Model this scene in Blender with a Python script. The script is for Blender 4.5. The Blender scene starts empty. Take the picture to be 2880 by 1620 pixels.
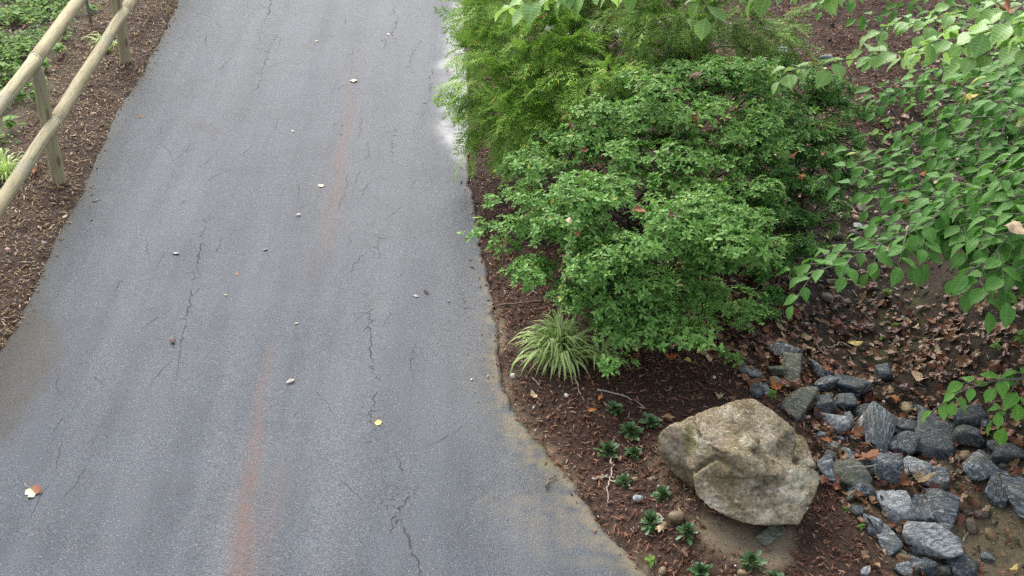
import bpy, bmesh, math, random
import numpy as np
from mathutils import Matrix, Vector

rng = np.random.default_rng(7)
random.seed(7)
scene = bpy.context.scene
col = scene.collection

# ------------------------------------------------------------------ camera
F, PITCH, H = 3300.0, math.radians(31.8), 4.2          # focal length in reference pixels (2576 wide), pitch, height
cam_data = bpy.data.cameras.new('camera')
cam_data.sensor_width = 36.0
cam_data.lens = F / 2576.0 * 36.0
cam_data.clip_start, cam_data.clip_end = 0.1, 2000.0
cam = bpy.data.objects.new('camera', cam_data)
cam.location = (0, 0, H)
cam.rotation_euler = (math.pi / 2 - PITCH, 0, 0)
col.objects.link(cam)
scene.camera = cam

# ------------------------------------------------------------------ sky, sun, exposure
SUN_EL, SUN_ROT = math.radians(45), math.radians(-16)
world = bpy.data.worlds.new('World')
scene.world = world
world.use_nodes = True
wn = world.node_tree
sky = wn.nodes.new('ShaderNodeTexSky')
sky.sky_type = 'NISHITA'
sky.sun_disc = False
sky.sun_elevation, sky.sun_rotation = SUN_EL, SUN_ROT
sky.air_density, sky.dust_density, sky.ozone_density = 1.0, 4.0, 1.0
bg = wn.nodes['Background']
bg.inputs['Strength'].default_value = 0.15
hs = wn.nodes.new('ShaderNodeHueSaturation')          # overcast: greyer than a clear sky
hs.inputs['Saturation'].default_value = 0.5
wn.links.new(sky.outputs['Color'], hs.inputs['Color'])
wn.links.new(hs.outputs['Color'], bg.inputs['Color'])
sd = bpy.data.lights.new('sun', 'SUN')
sd.energy, sd.angle, sd.color = 1.2, math.radians(46), (1.0, 0.97, 0.92)
so = bpy.data.objects.new('sun', sd)
so.rotation_euler = (-(math.pi / 2 - SUN_EL), 0, -SUN_ROT)
so.location = (0, 0, 20)
col.objects.link(so)
scene.view_settings.view_transform = 'Standard'
scene.view_settings.look = 'None'
scene.view_settings.exposure = 1.4
scene.view_settings.gamma = 1.0
scene.view_settings.use_curve_mapping = False
scene.render.engine = 'CYCLES'
scene.cycles.use_denoising = False
scene.cycles.max_bounces = 6
scene.cycles.transparent_max_bounces = 4

# ------------------------------------------------------------------ helpers: numbers
CP, SP = math.cos(PITCH), math.sin(PITCH)

def hash2(ix, iy, seed):
    n = (ix.astype(np.int64) * 374761393 + iy.astype(np.int64) * 668265263 + seed * 974711) & 0x7fffffff
    n = ((n ^ (n >> 13)) * 1274126177) & 0x7fffffff
    return ((n ^ (n >> 16)) & 0xffff) / 65535.0

def vnoise(x, y, scale, seed=0):
    x = np.asarray(x, float) * scale; y = np.asarray(y, float) * scale
    ix = np.floor(x); iy = np.floor(y); fx = x - ix; fy = y - iy
    fx = fx * fx * (3 - 2 * fx); fy = fy * fy * (3 - 2 * fy)
    a = hash2(ix, iy, seed); b = hash2(ix + 1, iy, seed); c = hash2(ix, iy + 1, seed); d = hash2(ix + 1, iy + 1, seed)
    return (a * (1 - fx) + b * fx) * (1 - fy) + (c * (1 - fx) + d * fx) * fy

def fbm(x, y, scale, seed=0, o=3):
    s = 0; a = 0.5; t = 0
    for k in range(o):
        s = s + a * vnoise(x, y, scale * 2 ** k, seed + k * 17); t += a; a *= .5
    return s / t

def smooth(a, b, x):
    t = np.clip((x - a) / (b - a), 0, 1)
    return t * t * (3 - 2 * t)

def ray(px, py):
    u = (np.asarray(px, float) - 1288) / F; v = (724.5 - np.asarray(py, float)) / F
    return u, CP + v * SP, -SP + v * CP

def unproj(px, py, z):
    dx, dy, dz = ray(px, py); t = (z - H) / dz
    return np.stack([dx * t, dy * t, H + dz * t], -1)

def proj(X, Y, Z):
    dep = Y * CP - (Z - H) * SP; up = Y * SP + (Z - H) * CP
    dep = np.where(dep < .05, .05, dep)
    return 1288 + F * X / dep, 724.5 - F * up / dep, dep

EL = [(470,-40),(440,30),(392,130),(340,215),(290,290),(245,400),(215,465),(150,610),(85,740),(40,830),(-15,910),(-90,1060),(-200,1250),(-330,1500)]
ER = [(1165,-40),(1170,60),(1178,200),(1178,350),(1185,450),(1200,560),(1215,640),(1228,720),(1243,810),(1252,890),(1270,980),(1310,1060),(1370,1130),(1420,1190),(1480,1280),(1560,1380),(1610,1440),(1680,1510)]
EC = [(2640,1600),(2520,1420),(2440,1260),(2340,1090),(2240,940),(2175,790),(2150,640),(2200,550),(2320,430),(2480,280)]

def edge_fn(pts, z=0.0, tail=None):
    w = unproj([p[0] for p in pts], [p[1] for p in pts], z)
    o = np.argsort(w[:, 1]); xs, ys = w[o, 0], w[o, 1]
    s = (xs[-1] - xs[-3]) / (ys[-1] - ys[-3]) if tail is None else tail
    ys = np.concatenate([[-30], ys, [ys[-1] + 60]]); xs = np.concatenate([[xs[0]], xs, [xs[-1] + 60 * s]])
    return lambda Y: np.interp(Y, ys, xs)
_xl, _xr, XC = edge_fn(EL, 0, -.06), edge_fn(ER, 0, -.06), edge_fn(EC, -.15, .9)
def XL(Y): Y = np.asarray(Y, float); return _xl(Y) + (fbm(Y, Y * 0, 2.2, 5) - .5) * .06 + (vnoise(Y, Y * 0, 14, 8) - .5) * .02
def XR(Y): Y = np.asarray(Y, float); return _xr(Y) + (fbm(Y, Y * 0 + 3, 2.2, 6) - .5) * .05 + (vnoise(Y, Y * 0, 14, 9) - .5) * .025

def terrain(X, Y):
    X = np.asarray(X, float); Y = np.asarray(Y, float)
    xl, xr, xc = XL(Y), XR(Y), XC(Y)
    dl, dr, dc = xl - X, X - xr, X - xc
    h = -.035 + .035 * smooth(-.03, .03, dl) + .045 * smooth(-.03, .03, dr)
    h = h - .25 * smooth(.5, 2.6, dl) + .045 * smooth(.03, .5, dr)
    near = 1 - smooth(14, 24, Y)
    h = h - near * (.26 * np.exp(-(dc / .55) ** 2) - .30 * smooth(.35, 2.0, dc))
    out = np.maximum(smooth(0, .1, dl), smooth(0, .1, dr))
    h = h + .07 * np.exp(-((X - .83) ** 2 + (Y - 4.62) ** 2) / .075)
    h = h + out * ((fbm(X, Y, 2.5, 21) - .5) * .07 + (fbm(X, Y, 9, 31) - .5) * .03)
    return h

def P(px, py, lift=0.0):
    """Ground point seen at reference pixel (px, py), lifted by `lift` metres along the ray's height."""
    px = np.asarray(px, float); py = np.asarray(py, float); z = np.zeros_like(px)
    for _ in range(10):
        w = unproj(px, py, z + lift); z = terrain(w[..., 0], w[..., 1])
    return unproj(px, py, z + lift)

def inpoly(px, py, poly):
    poly = np.asarray(poly, float); inside = np.zeros(np.shape(px), bool)
    x1, y1 = poly[-1]
    for x2, y2 in poly:
        c = ((y1 > py) != (y2 > py)) & (px < (x2 - x1) * (py - y1) / (y2 - y1 + 1e-12) + x1)
        inside ^= c; x1, y1 = x2, y2
    return inside

def softpoly(px, py, poly, soft, n=14):
    s = 0; r = np.random.default_rng(3)
    for _ in range(n):
        a = r.normal(0, soft, 2); s = s + inpoly(px + a[0], py + a[1], poly)
    return s / n

def linemask(px, py, pts):
    """pts: (x, y, half width, strength) along a polyline -> soft mask"""
    best = np.zeros(np.shape(px))
    for (x1, y1, w1, s1), (x2, y2, w2, s2) in zip(pts[:-1], pts[1:]):
        dx, dy = x2 - x1, y2 - y1
        t = np.clip(((px - x1) * dx + (py - y1) * dy) / (dx * dx + dy * dy), 0, 1)
        d = np.hypot(px - x1 - t * dx, py - y1 - t * dy)
        best = np.maximum(best, (s1 + (s2 - s1) * t) * np.exp(-(d / (w1 + (w2 - w1) * t)) ** 2))
    return best

# ------------------------------------------------------------------ helpers: meshes and objects
class Soup:
    """Collects many copies of small templates and writes them as ONE mesh."""
    def __init__(s): s.v, s.f, s.lc, s.n = [], [], [], 0
    def add(s, tv, tf, M=None, T=None, lc=None):
        tv = np.asarray(tv, float); tf = np.asarray(tf, int)
        if M is None: M = np.eye(3)[None]; T = np.zeros((1, 3)) if T is None else np.asarray(T, float).reshape(1, 3)
        V = np.einsum('nij,kj->nki', M, tv) + T[:, None, :]
        N, K = V.shape[:2]
        s.v.append(V.reshape(-1, 3))
        s.f.append((tf[None] + (np.arange(N) * K)[:, None, None] + s.n).reshape(-1, tf.shape[1]))
        l = np.zeros((K, 3)) if lc is None else np.asarray(lc, float)
        s.lc.append(np.tile(l, (N, 1))); s.n += N * K
    def mesh(s, name, mat, smoothed=False):
        V = np.concatenate(s.v).astype(np.float32); me = bpy.data.meshes.new(name)
        me.vertices.add(len(V)); me.vertices.foreach_set('co', V.ravel())
        loops = np.concatenate([f.ravel() for f in s.f]).astype(np.int32)
        tot = np.concatenate([np.full(len(f), f.shape[1], np.int32) for f in s.f])
        st = np.concatenate([[0], np.cumsum(tot)[:-1]]).astype(np.int32)
        me.loops.add(len(loops)); me.loops.foreach_set('vertex_index', loops)
        me.polygons.add(len(tot)); me.polygons.foreach_set('loop_start', st); me.polygons.foreach_set('loop_total', tot)
        if smoothed: me.polygons.foreach_set('use_smooth', np.ones(len(tot), bool))
        a = me.attributes.new('lc', 'FLOAT_VECTOR', 'POINT'); a.data.foreach_set('vector', np.concatenate(s.lc).astype(np.float32).ravel())
        me.update(calc_edges=True)
        if mat: me.materials.append(mat)
        return me

def link(name, me, parent=None, loc=None, M=None):
    o = bpy.data.objects.new(name, me)
    if parent is not None: o.parent = parent
    if M is not None:
        m = Matrix(np.asarray(M).tolist()).to_4x4(); m.translation = Vector(np.asarray(loc, float).tolist()); o.matrix_basis = m
    elif loc is not None: o.location = [float(c) for c in loc]
    col.objects.link(o)
    return o

def tag(o, label=None, cat=None, group=None, kind=None):
    if label: o['label'] = label
    if cat: o['category'] = cat
    if group: o['group'] = group
    if kind: o['kind'] = kind
    return o

def thing(name, loc, label, cat, group=None):
    return tag(link(name, None, None, loc), label, cat, group)

def norm(v): v = np.asarray(v, float); return v / (np.linalg.norm(v, axis=-1, keepdims=True) + 1e-12)

def frames(y, z):
    """(N,3,3) matrices: column y along `y`, column z as near `z` as possible"""
    y = norm(y); x = norm(np.cross(y, z)); z = np.cross(x, y)
    return np.stack([x, y, z], -1)

def tube(soup, pts, radii, k=6, seed=0, bump=0.0):
    pts = np.asarray(pts, float); n = len(pts); radii = np.broadcast_to(radii, n)
    tan = norm(np.gradient(pts, axis=0)); ref = np.array([0, 0, 1.0]) if abs(tan[0, 2]) < .9 else np.array([1.0, 0, 0])
    r = np.random.default_rng(seed); vs = []
    for i in range(n):
        a = norm(np.cross(tan[i], ref)); b = np.cross(tan[i], a)
        th = np.arange(k) * 2 * math.pi / k
        rr = radii[i] * (1 + bump * r.normal(size=k))
        vs.append(pts[i] + rr[:, None] * (np.cos(th)[:, None] * a + np.sin(th)[:, None] * b))
    vs.append(pts[:1]); vs.append(pts[-1:])
    V = np.concatenate(vs); q = []
    for i in range(n - 1):
        for j in range(k):
            q.append((i * k + j, i * k + (j + 1) % k, (i + 1) * k + (j + 1) % k, (i + 1) * k + j))
    t = [(n * k, (j + 1) % k, j) for j in range(k)] + [(n * k + 1, (n - 1) * k + j, (n - 1) * k + (j + 1) % k) for j in range(k)]
    base = soup.n
    soup.v.append(V); soup.lc.append(np.zeros((len(V), 3))); soup.f.append(np.array(q) + base); soup.f.append(np.array(t) + base); soup.n += len(V)

def spline(pts, n):
    pts = np.asarray(pts, float); d = np.concatenate([[0], np.cumsum(np.linalg.norm(np.diff(pts, axis=0), axis=1))])
    t = np.linspace(0, d[-1], n); out = np.stack([np.interp(t, d, pts[:, i]) for i in range(pts.shape[1])], -1)
    if n > 4:
        for _ in range(2): out[1:-1] = (out[:-2] + 2 * out[1:-1] + out[2:]) / 4
    return out

# ------------------------------------------------------------------ helpers: materials
class N:
    def __init__(s, name):
        s.m = bpy.data.materials.new(name); s.m.use_nodes = True; s.t = s.m.node_tree
        s.b = s.t.nodes['Principled BSDF']; s.out = s.t.nodes['Material Output']
    def new(s, ty, **kw):
        n = s.t.nodes.new(ty)
        for k, v in kw.items(): setattr(n, k, v)
        return n
    def set(s, sock, v):
        if isinstance(v, bpy.types.NodeSocket): s.t.links.new(v, sock)
        elif isinstance(v, (tuple, list)) and sock.type == 'RGBA' and len(v) == 3: sock.default_value = (*v, 1)
        else: sock.default_value = v
    def noise(s, vec, scale, detail=3, rough=.55, dist=0.0):
        n = s.new('ShaderNodeTexNoise'); s.set(n.inputs['Vector'], vec); n.inputs['Scale'].default_value = scale
        n.inputs['Detail'].default_value = detail; n.inputs['Roughness'].default_value = rough; n.inputs['Distortion'].default_value = dist
        return n.outputs['Fac']
    def voro(s, vec, scale, feature='F1', out='Distance'):
        n = s.new('ShaderNodeTexVoronoi', feature=feature); s.set(n.inputs['Vector'], vec); n.inputs['Scale'].default_value = scale
        return n.outputs[out]
    def ramp(s, fac, stops, interp='LINEAR'):
        n = s.new('ShaderNodeValToRGB'); n.color_ramp.interpolation = interp; s.set(n.inputs['Fac'], fac); e = n.color_ramp.elements
        while len(e) < len(stops): e.new(.5)
        for el, (p, c) in zip(e, stops):
            el.position = p; el.color = (c, c, c, 1) if isinstance(c, (int, float)) else (*c, 1)
        return n.outputs['Color']
    def mix(s, fac, a, b, mode='MIX'):
        n = s.new('ShaderNodeMix', data_type='RGBA', blend_type=mode); s.set(n.inputs['Factor'], fac)
        s.set(n.inputs[6], a); s.set(n.inputs[7], b); return n.outputs[2]
    def math(s, op, a, b=0.0, c=None):
        n = s.new('ShaderNodeMath', operation=op); s.set(n.inputs[0], a); s.set(n.inputs[1], b)
        if c is not None: s.set(n.inputs[2], c)
        return n.outputs[0]
    def attr(s, name, out='Fac'):
        return s.new('ShaderNodeAttribute', attribute_name=name).outputs[out]
    def pos(s): return s.new('ShaderNodeNewGeometry').outputs['Position']
    def island(s): return s.new('ShaderNodeNewGeometry').outputs['Random Per Island']
    def obj(s): return s.new('ShaderNodeTexCoord').outputs['Object']
    def orand(s): return s.new('ShaderNodeObjectInfo').outputs['Random']
    def mapping(s, vec, scale=(1, 1, 1), rot=(0, 0, 0), loc=(0, 0, 0)):
        n = s.new('ShaderNodeMapping'); s.set(n.inputs['Vector'], vec); s.set(n.inputs['Scale'], scale); s.set(n.inputs['Rotation'], rot); s.set(n.inputs['Location'], loc)
        return n.outputs['Vector']
    def bump(s, h, strength=.5, dist=.01):
        n = s.new('ShaderNodeBump'); s.set(n.inputs['Height'], h); n.inputs['Strength'].default_value = strength; n.inputs['Distance'].default_value = dist
        s.t.links.new(n.outputs['Normal'], s.b.inputs['Normal']); return n
    def done(s, color, rough=.6, spec=.4):
        s.set(s.b.inputs['Base Color'], color); s.set(s.b.inputs['Roughness'], rough); s.set(s.b.inputs['Specular IOR Level'], spec); return s.m
    def translucent(s, color, w=.3):
        tr = s.new('ShaderNodeBsdfTranslucent'); s.set(tr.inputs['Color'], color); mx = s.new('ShaderNodeMixShader'); mx.inputs[0].default_value = w
        s.t.links.new(s.b.outputs[0], mx.inputs[1]); s.t.links.new(tr.outputs[0], mx.inputs[2]); s.t.links.new(mx.outputs[0], s.out.inputs['Surface'])

def plain(name, c, var=.25, rough=.7, scale=60, spec=.3, bumpd=.002):
    n = N(name); o = n.obj(); f = n.noise(o, scale, 4)
    a = tuple(x * (1 - var) for x in c); b = tuple(min(1, x * (1 + var)) for x in c)
    n.bump(f, .5, bumpd)
    return n.done(n.ramp(f, [(.3, a), (.7, b)]), rough, spec)

def leafmat(name, dark, light, trans, rough=.45, spec=.35, vein=.25, freq=55, edge=None, w=.28, big=3.0):
    n = N(name); isl = n.island(); nz = n.noise(n.pos(), big, 2)
    f = n.math('ADD', n.math('MULTIPLY', isl, .65), n.math('MULTIPLY', nz, .5))
    c = n.ramp(f, [(.15, dark), (.95, light)])
    c = n.mix(n.math('MULTIPLY', n.math('GREATER_THAN', isl, .972), .7), c, (light[0] * 2.2 + .05, light[1] * 1.15, light[2]))
    sep = n.new('ShaderNodeSeparateXYZ'); n.set(sep.inputs[0], n.attr('lc', 'Vector'))
    ax = n.math('ABSOLUTE', sep.outputs['X']); y = sep.outputs['Y']
    ph = n.math('MULTIPLY', n.math('SUBTRACT', y, n.math('MULTIPLY', ax, .35)), freq)
    st = n.math('MULTIPLY_ADD', n.math('SINE', ph), .5, .5)
    st = n.math('POWER', st, 4.0)
    mid = n.math('LESS_THAN', ax, .05)
    v = n.math('MULTIPLY', n.math('MAXIMUM', st, mid), vein)
    c = n.mix(v, c, tuple(min(1, x * 1.9 + .02) for x in light))
    if edge: c = n.mix(n.math('MULTIPLY', n.math('GREATER_THAN', ax, edge[0]), edge[2]), c, edge[1])
    n.bump(st, .25, .002)
    n.done(c, rough, spec)
    n.translucent(n.mix(.5, c, trans), w)
    return n.m
# ================================================================== materials
def mat_path():
    n = N('asphalt'); p = n.pos()
    big = n.noise(p, 1.7, 5, .68); mid = n.noise(p, 7, 4, .6)
    fine = n.noise(p, 160, 2, .7); agg = n.voro(p, 130)
    streak = n.noise(n.mapping(p, (5.5, .35, 1), (0, 0, .02)), 1.0, 4, .55)
    c = n.ramp(big, [(.25, (.034, .042, .053)), (.7, (.055, .066, .080))])
    c = n.mix(n.math('MULTIPLY', n.ramp(streak, [(.4, 0.0), (.62, 1.0)]), n.math('MULTIPLY', mid, .75)), c, (.090, .100, .114))
    c = n.mix(n.math('MULTIPLY', n.ramp(mid, [(.5, 0.0), (.75, 1.0)]), .3), c, (.046, .048, .052))
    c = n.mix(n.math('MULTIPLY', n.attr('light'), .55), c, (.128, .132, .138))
    tread = n.new('ShaderNodeTexWave', wave_type='BANDS', bands_direction='Y'); n.set(tread.inputs['Vector'], n.mapping(p, (1, 1, 1), (0, 0, .5)))
    tread.inputs['Scale'].default_value = 9; tread.inputs['Distortion'].default_value = 3.0; tread.inputs['Detail'].default_value = 2
    c = n.mix(n.math('MULTIPLY', n.math('MULTIPLY', n.attr('tread'), n.ramp(tread.outputs['Fac'], [(.5, 0.0), (.9, 1.0)])), .22), c, (.14, .137, .132))
    # aggregate grains
    g = n.ramp(fine, [(.30, .30), (.5, .95), (.70, 1.8)])
    c = n.mix(1.0, c, g, 'MULTIPLY')
    pit = n.ramp(n.noise(p, 70, 3, .6), [(.28, 1.0), (.36, 0.0)])
    c = n.mix(n.math('MULTIPLY', pit, n.math('MULTIPLY_ADD', n.attr('rough'), .75, .25)), c, (.018, .018, .019))
    vc = n.new('ShaderNodeTexVoronoi'); n.set(vc.inputs['Vector'], p); vc.inputs['Scale'].default_value = 95
    sc = n.new('ShaderNodeSeparateColor'); n.set(sc.inputs[0], vc.outputs['Color'])
    chip = n.math('MULTIPLY', n.math('LESS_THAN', vc.outputs['Distance'], .26), n.math('GREATER_THAN', sc.outputs[0], .93))
    c = n.mix(n.math('MULTIPLY', chip, .55), c, (.34, .33, .315))
    # fine net of hairline cracks in the worn bands
    wob = n.new('ShaderNodeVectorMath', operation='ADD'); nv = n.new('ShaderNodeTexNoise'); n.set(nv.inputs['Vector'], p); nv.inputs['Scale'].default_value = 16; nv.inputs['Detail'].default_value = 3
    sv = n.new('ShaderNodeVectorMath', operation='SCALE'); n.set(sv.inputs[0], nv.outputs['Color']); sv.inputs['Scale'].default_value = .16
    n.set(wob.inputs[0], p); n.set(wob.inputs[1], sv.outputs[0])
    ce = n.voro(n.mapping(wob.outputs[0], (1.5, .8, 1)), 6.5, 'DISTANCE_TO_EDGE')
    hair = n.math('MULTIPLY', n.ramp(ce, [(.010, 1.0), (.028, 0.0)]), n.ramp(n.noise(p, 3.2, 3), [(.46, 0.0), (.58, 1.0)]))
    c = n.mix(n.math('MULTIPLY', hair, n.math('MULTIPLY_ADD', n.attr('rough'), .85, .12)), c, (.020, .019, .018))
    # stains
    blot = n.noise(p, 14, 4, .65)
    c = n.mix(n.math('MULTIPLY', n.attr('red'), n.math('MULTIPLY', n.ramp(blot, [(.25, .25), (.6, .95)]), n.ramp(fine, [(.35, .45), (.6, 1.0)]))), c, (.115, .060, .043))
    c = n.mix(n.math('MULTIPLY', n.attr('sand'), n.ramp(blot, [(.35, .05), (.6, .9)])), c, (.20, .16, .10))
    c = n.mix(n.math('MULTIPLY', n.attr('moss'), n.ramp(blot, [(.3, .15), (.65, .8)])), c, (.050, .052, .024))
    c = n.mix(n.math('MULTIPLY', n.attr('stain'), n.ramp(blot, [(.25, .55), (.6, .95)])), c, (.036, .029, .021))
    c = n.mix(n.math('MULTIPLY', n.attr('wet'), .05), c, (.05, .052, .058))
    wetr = n.math('MULTIPLY', n.attr('wet'), n.ramp(n.noise(p, 5, 4, .6), [(.34, .25), (.62, 1.0)]))
    rough = n.math('MULTIPLY_ADD', wetr, -.34, .64)
    hgt = n.math('ADD', n.math('MULTIPLY', fine, .6), n.math('MULTIPLY', agg, .5))
    b = n.bump(hgt, .55, .006)
    n.set(b.inputs['Strength'], n.math('MULTIPLY_ADD', wetr, -.42, .55))
    return n.done(c, rough, n.math('MULTIPLY_ADD', wetr, .16, .22))

def mat_ground():
    n = N('earth'); p = n.pos()
    a = n.noise(p, 3, 4, .6); f = n.noise(p, 45, 4, .7); s = n.noise(n.mapping(p, (1, 1, 1)), 120, 3, .7)
    soil = n.ramp(f, [(.3, (.075, .058, .032)), (.7, (.17, .13, .075))])
    mul = n.ramp(f, [(.3, (.018, .010, .007)), (.7, (.065, .036, .024))])
    lit = n.ramp(f, [(.3, (.014, .010, .006)), (.7, (.052, .035, .020))])
    sand = n.ramp(s, [(.3, (.17, .13, .075)), (.7, (.33, .26, .17))])
    c = n.mix(n.attr('mulch'), soil, mul)
    c = n.mix(n.attr('litter'), c, lit)
    c = n.mix(n.math('MULTIPLY', n.attr('sand'), n.ramp(a, [(.3, .5), (.6, 1.0)])), c, sand)
    c = n.mix(n.math('MULTIPLY', n.attr('moss'), n.ramp(n.noise(p, 9, 4), [(.45, 0.0), (.65, .8)])), c, (.065, .075, .022))
    n.bump(n.math('ADD', f, n.math('MULTIPLY', s, .5)), .8, .012)
    return n.done(c, .85, .25)

def island_mat(name, stops, rough=.8, spec=.25, hi=40):
    n = N(name); f = n.math('MULTIPLY_ADD', n.noise(n.pos(), hi, 3), .35, n.math('MULTIPLY', n.island(), .8))
    c = n.ramp(f, stops); n.bump(n.noise(n.pos(), hi * 6, 3), .4, .002)
    return n.done(c, rough, spec)

def mat_rock(name, dark, mid, light, stretch=(5, 26, 26), thr=(.42, .58, .72), tint=None, rough=.6):
    n = N(name); o = n.obj(); r = n.orand()
    comb = n.new('ShaderNodeCombineXYZ'); n.set(comb.inputs[0], n.math('MULTIPLY', r, 20)); n.set(comb.inputs[1], n.math('MULTIPLY', r, 47)); n.set(comb.inputs[2], n.math('MULTIPLY', r, 31))
    rot = n.new('ShaderNodeCombineXYZ'); n.set(rot.inputs[2], n.math('MULTIPLY_ADD', r, 2.2, -1.1)); n.set(rot.inputs[1], n.math('MULTIPLY_ADD', r, 1.4, -.9))
    v = n.mapping(o, (1, 1, 1), rot.outputs[0], comb.outputs[0])
    st = n.noise(n.mapping(v, stretch), 2.2, 5, .65, .6)
    sp = n.noise(n.mapping(v, (1, 2.6, 2.6)), 52, 3, .7); bg_ = n.noise(v, 9, 4, .6)
    c = n.ramp(st, [(thr[0], dark), (thr[1], mid), (thr[2], light)])
    c = n.mix(n.ramp(sp, [(.57, 0.0), (.66, .62)]), c, light)
    c = n.mix(n.ramp(sp, [(.30, .85), (.42, 0.0)]), c, dark)
    c = n.mix(n.ramp(bg_, [(.45, 0.0), (.75, .55)]), c, tint or (.12, .105, .065))
    c = n.mix(1.0, c, n.ramp(r, [(0, .8), (1, 1.25)]), 'MULTIPLY')
    n.bump(n.math('ADD', n.math('MULTIPLY', st, 1.2), n.math('MULTIPLY', sp, .5)), .7, .008)
    return n.done(c, rough, .4)

def mat_boulder():
    n = N('boulder_stone'); o = n.obj()
    a = n.noise(o, 3.2, 5, .62, .4); b = n.noise(n.mapping(o, (1, 1, 2.2), (.3, .5, .2)), 8, 6, .7, .3); f = n.noise(o, 60, 4, .72)
    c = n.ramp(b, [(.34, (.062, .052, .032)), (.46, (.172, .136, .082)), (.57, (.25, .212, .145)), (.70, (.38, .355, .285))])
    c = n.mix(n.ramp(a, [(.36, .75), (.52, 0.0)]), c, (.140, .105, .045))
    c = n.mix(n.ramp(n.noise(o, 4.6, 4, .6), [(.56, 0.0), (.7, .7)]), c, (.13, .085, .075))
    c = n.mix(1.0, c, n.ramp(f, [(.30, .30), (.48, 1.0), (.68, 1.6)]), 'MULTIPLY')
    # lichen spots, more on upward faces
    nz = n.new('ShaderNodeSeparateXYZ'); n.set(nz.inputs[0], n.new('ShaderNodeNewGeometry').outputs['Normal'])
    up = n.ramp(nz.outputs['Z'], [(.0, 0.0), (.45, 1.0)])
    l1 = n.ramp(n.noise(o, 26, 4, .7), [(.60, 0.0), (.66, 1.0)])
    l2 = n.ramp(n.noise(o, 6.5, 5, .75), [(.58, 0.0), (.68, 1.0)])
    c = n.mix(n.math('MULTIPLY', n.math('MULTIPLY', n.math('MAXIMUM', l1, n.math('MULTIPLY', l2, n.ramp(f, [(.42, 0.0), (.5, 1.0)]))), up), .62), c, (.46, .42, .33))
    # moss by painted attribute; yellow film in hollows
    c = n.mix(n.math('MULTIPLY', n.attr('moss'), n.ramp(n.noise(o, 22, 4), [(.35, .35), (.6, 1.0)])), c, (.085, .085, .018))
    c = n.mix(n.math('MULTIPLY', n.attr('lichen'), n.ramp(n.noise(o, 30, 5, .7), [(.38, .25), (.52, 1.0)])), c, (.50, .46, .33))
    c = n.mix(n.math('MULTIPLY', n.attr('purple'), .75), c, (.15, .095, .085))
    n.bump(n.math('ADD', n.math('MULTIPLY', b, 1.6), f), .8, .012)
    return n.done(c, .72, .35)

def mat_wood():
    n = N('treated_pine'); o = n.obj()
    g = n.noise(n.mapping(o, (26, 26, 1.6)), 1.6, 6, .65, .5); k = n.voro(n.mapping(o, (6, 6, 2.2)), 1.5); p = n.noise(o, 2.3, 4, .6)
    c = n.ramp(g, [(.25, (.15, .12, .065)), (.42, (.30, .255, .145)), (.6, (.385, .335, .20)), (.8, (.48, .44, .31))])
    c = n.mix(n.ramp(p, [(.48, 0.0), (.68, .65)]), c, (.26, .27, .20))
    c = n.mix(n.ramp(n.noise(o, 1.5, 3), [(.55, 0.0), (.72, .6)]), c, (.36, .31, .17))
    c = n.mix(n.ramp(k, [(.10, .85), (.2, 0.0)]), c, (.13, .09, .045))
    c = n.mix(n.ramp(n.noise(n.mapping(o, (60, 60, 3)), 2.0, 4, .7), [(.56, 0.0), (.66, .8)]), c, (.10, .085, .055))
    n.bump(g, .6, .006)
    return n.done(c, .75, .25)

M = {}
M['path'] = mat_path(); M['ground'] = mat_ground()
M['mulch'] = island_mat('bark_mulch', [(.08, (.018, .010, .006)), (.35, (.105, .043, .024)), (.65, (.19, .083, .048)), (.87, (.26, .14, .085)), (.99, (.40, .28, .18))])
M['mulch_old'] = island_mat('weathered_mulch', [(.08, (.050, .032, .016)), (.35, (.19, .122, .064)), (.65, (.32, .22, .12)), (.85, (.42, .31, .19)), (.97, (.52, .42, .30))])
M['litter'] = island_mat('leaf_litter', [(.08, (.022, .010, .006)), (.35, (.075, .027, .013)), (.55, (.165, .050, .018)), (.75, (.165, .080, .032)), (.95, (.28, .18, .095))], .42, .4, 25)
M['debris'] = island_mat('bark_debris', [(.08, (.015, .011, .008)), (.35, (.055, .041, .029)), (.65, (.11, .086, .065)), (.85, (.20, .165, .135)), (.97, (.44, .40, .35))])
M['grit'] = island_mat('pale_grit', [(.1, (.20, .15, .12)), (.5, (.40, .34, .29)), (.9, (.62, .58, .52))], .7)
M['gneiss'] = mat_rock('gneiss', (.020, .027, .032), (.074, .092, .102), (.42, .44, .45), thr=(.38, .54, .68))
M['gneiss_light'] = mat_rock('pale_gneiss', (.06, .068, .072), (.20, .215, .22), (.50, .51, .50), thr=(.36, .5, .66), tint=(.18, .18, .16))
M['gneiss_dark'] = mat_rock('dark_gneiss', (.014, .020, .025), (.045, .058, .068), (.33, .36, .37), stretch=(8, 20, 20), thr=(.46, .60, .74))
M['gneiss_mossy'] = mat_rock('mossy_gneiss', (.04, .045, .035), (.115, .12, .085), (.30, .30, .23), tint=(.10, .105, .045))
M['cobble'] = mat_rock('river_cobble', (.06, .042, .03), (.115, .082, .055), (.20, .16, .115), stretch=(4, 6, 6), tint=(.07, .055, .04), rough=.5)
M['cobble_tan'] = mat_rock('tan_cobble', (.13, .09, .045), (.22, .15, .075), (.36, .28, .17), stretch=(4, 6, 6), tint=(.17, .12, .06), rough=.55)
M['white_stone'] = plain('white_stone', (.62, .59, .54), .15); M['pink_stone'] = plain('pink_stone', (.45, .27, .24), .2)
M['boulder'] = mat_boulder(); M['wood'] = mat_wood()
M['cut'] = plain('cut_wood', (.60, .57, .46), .12, scale=80)
M['bark'] = plain('grey_bark', (.16, .145, .115), .35, .85, 40); M['stem'] = plain('dark_stem', (.055, .042, .03), .35, .85, 60)
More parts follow.
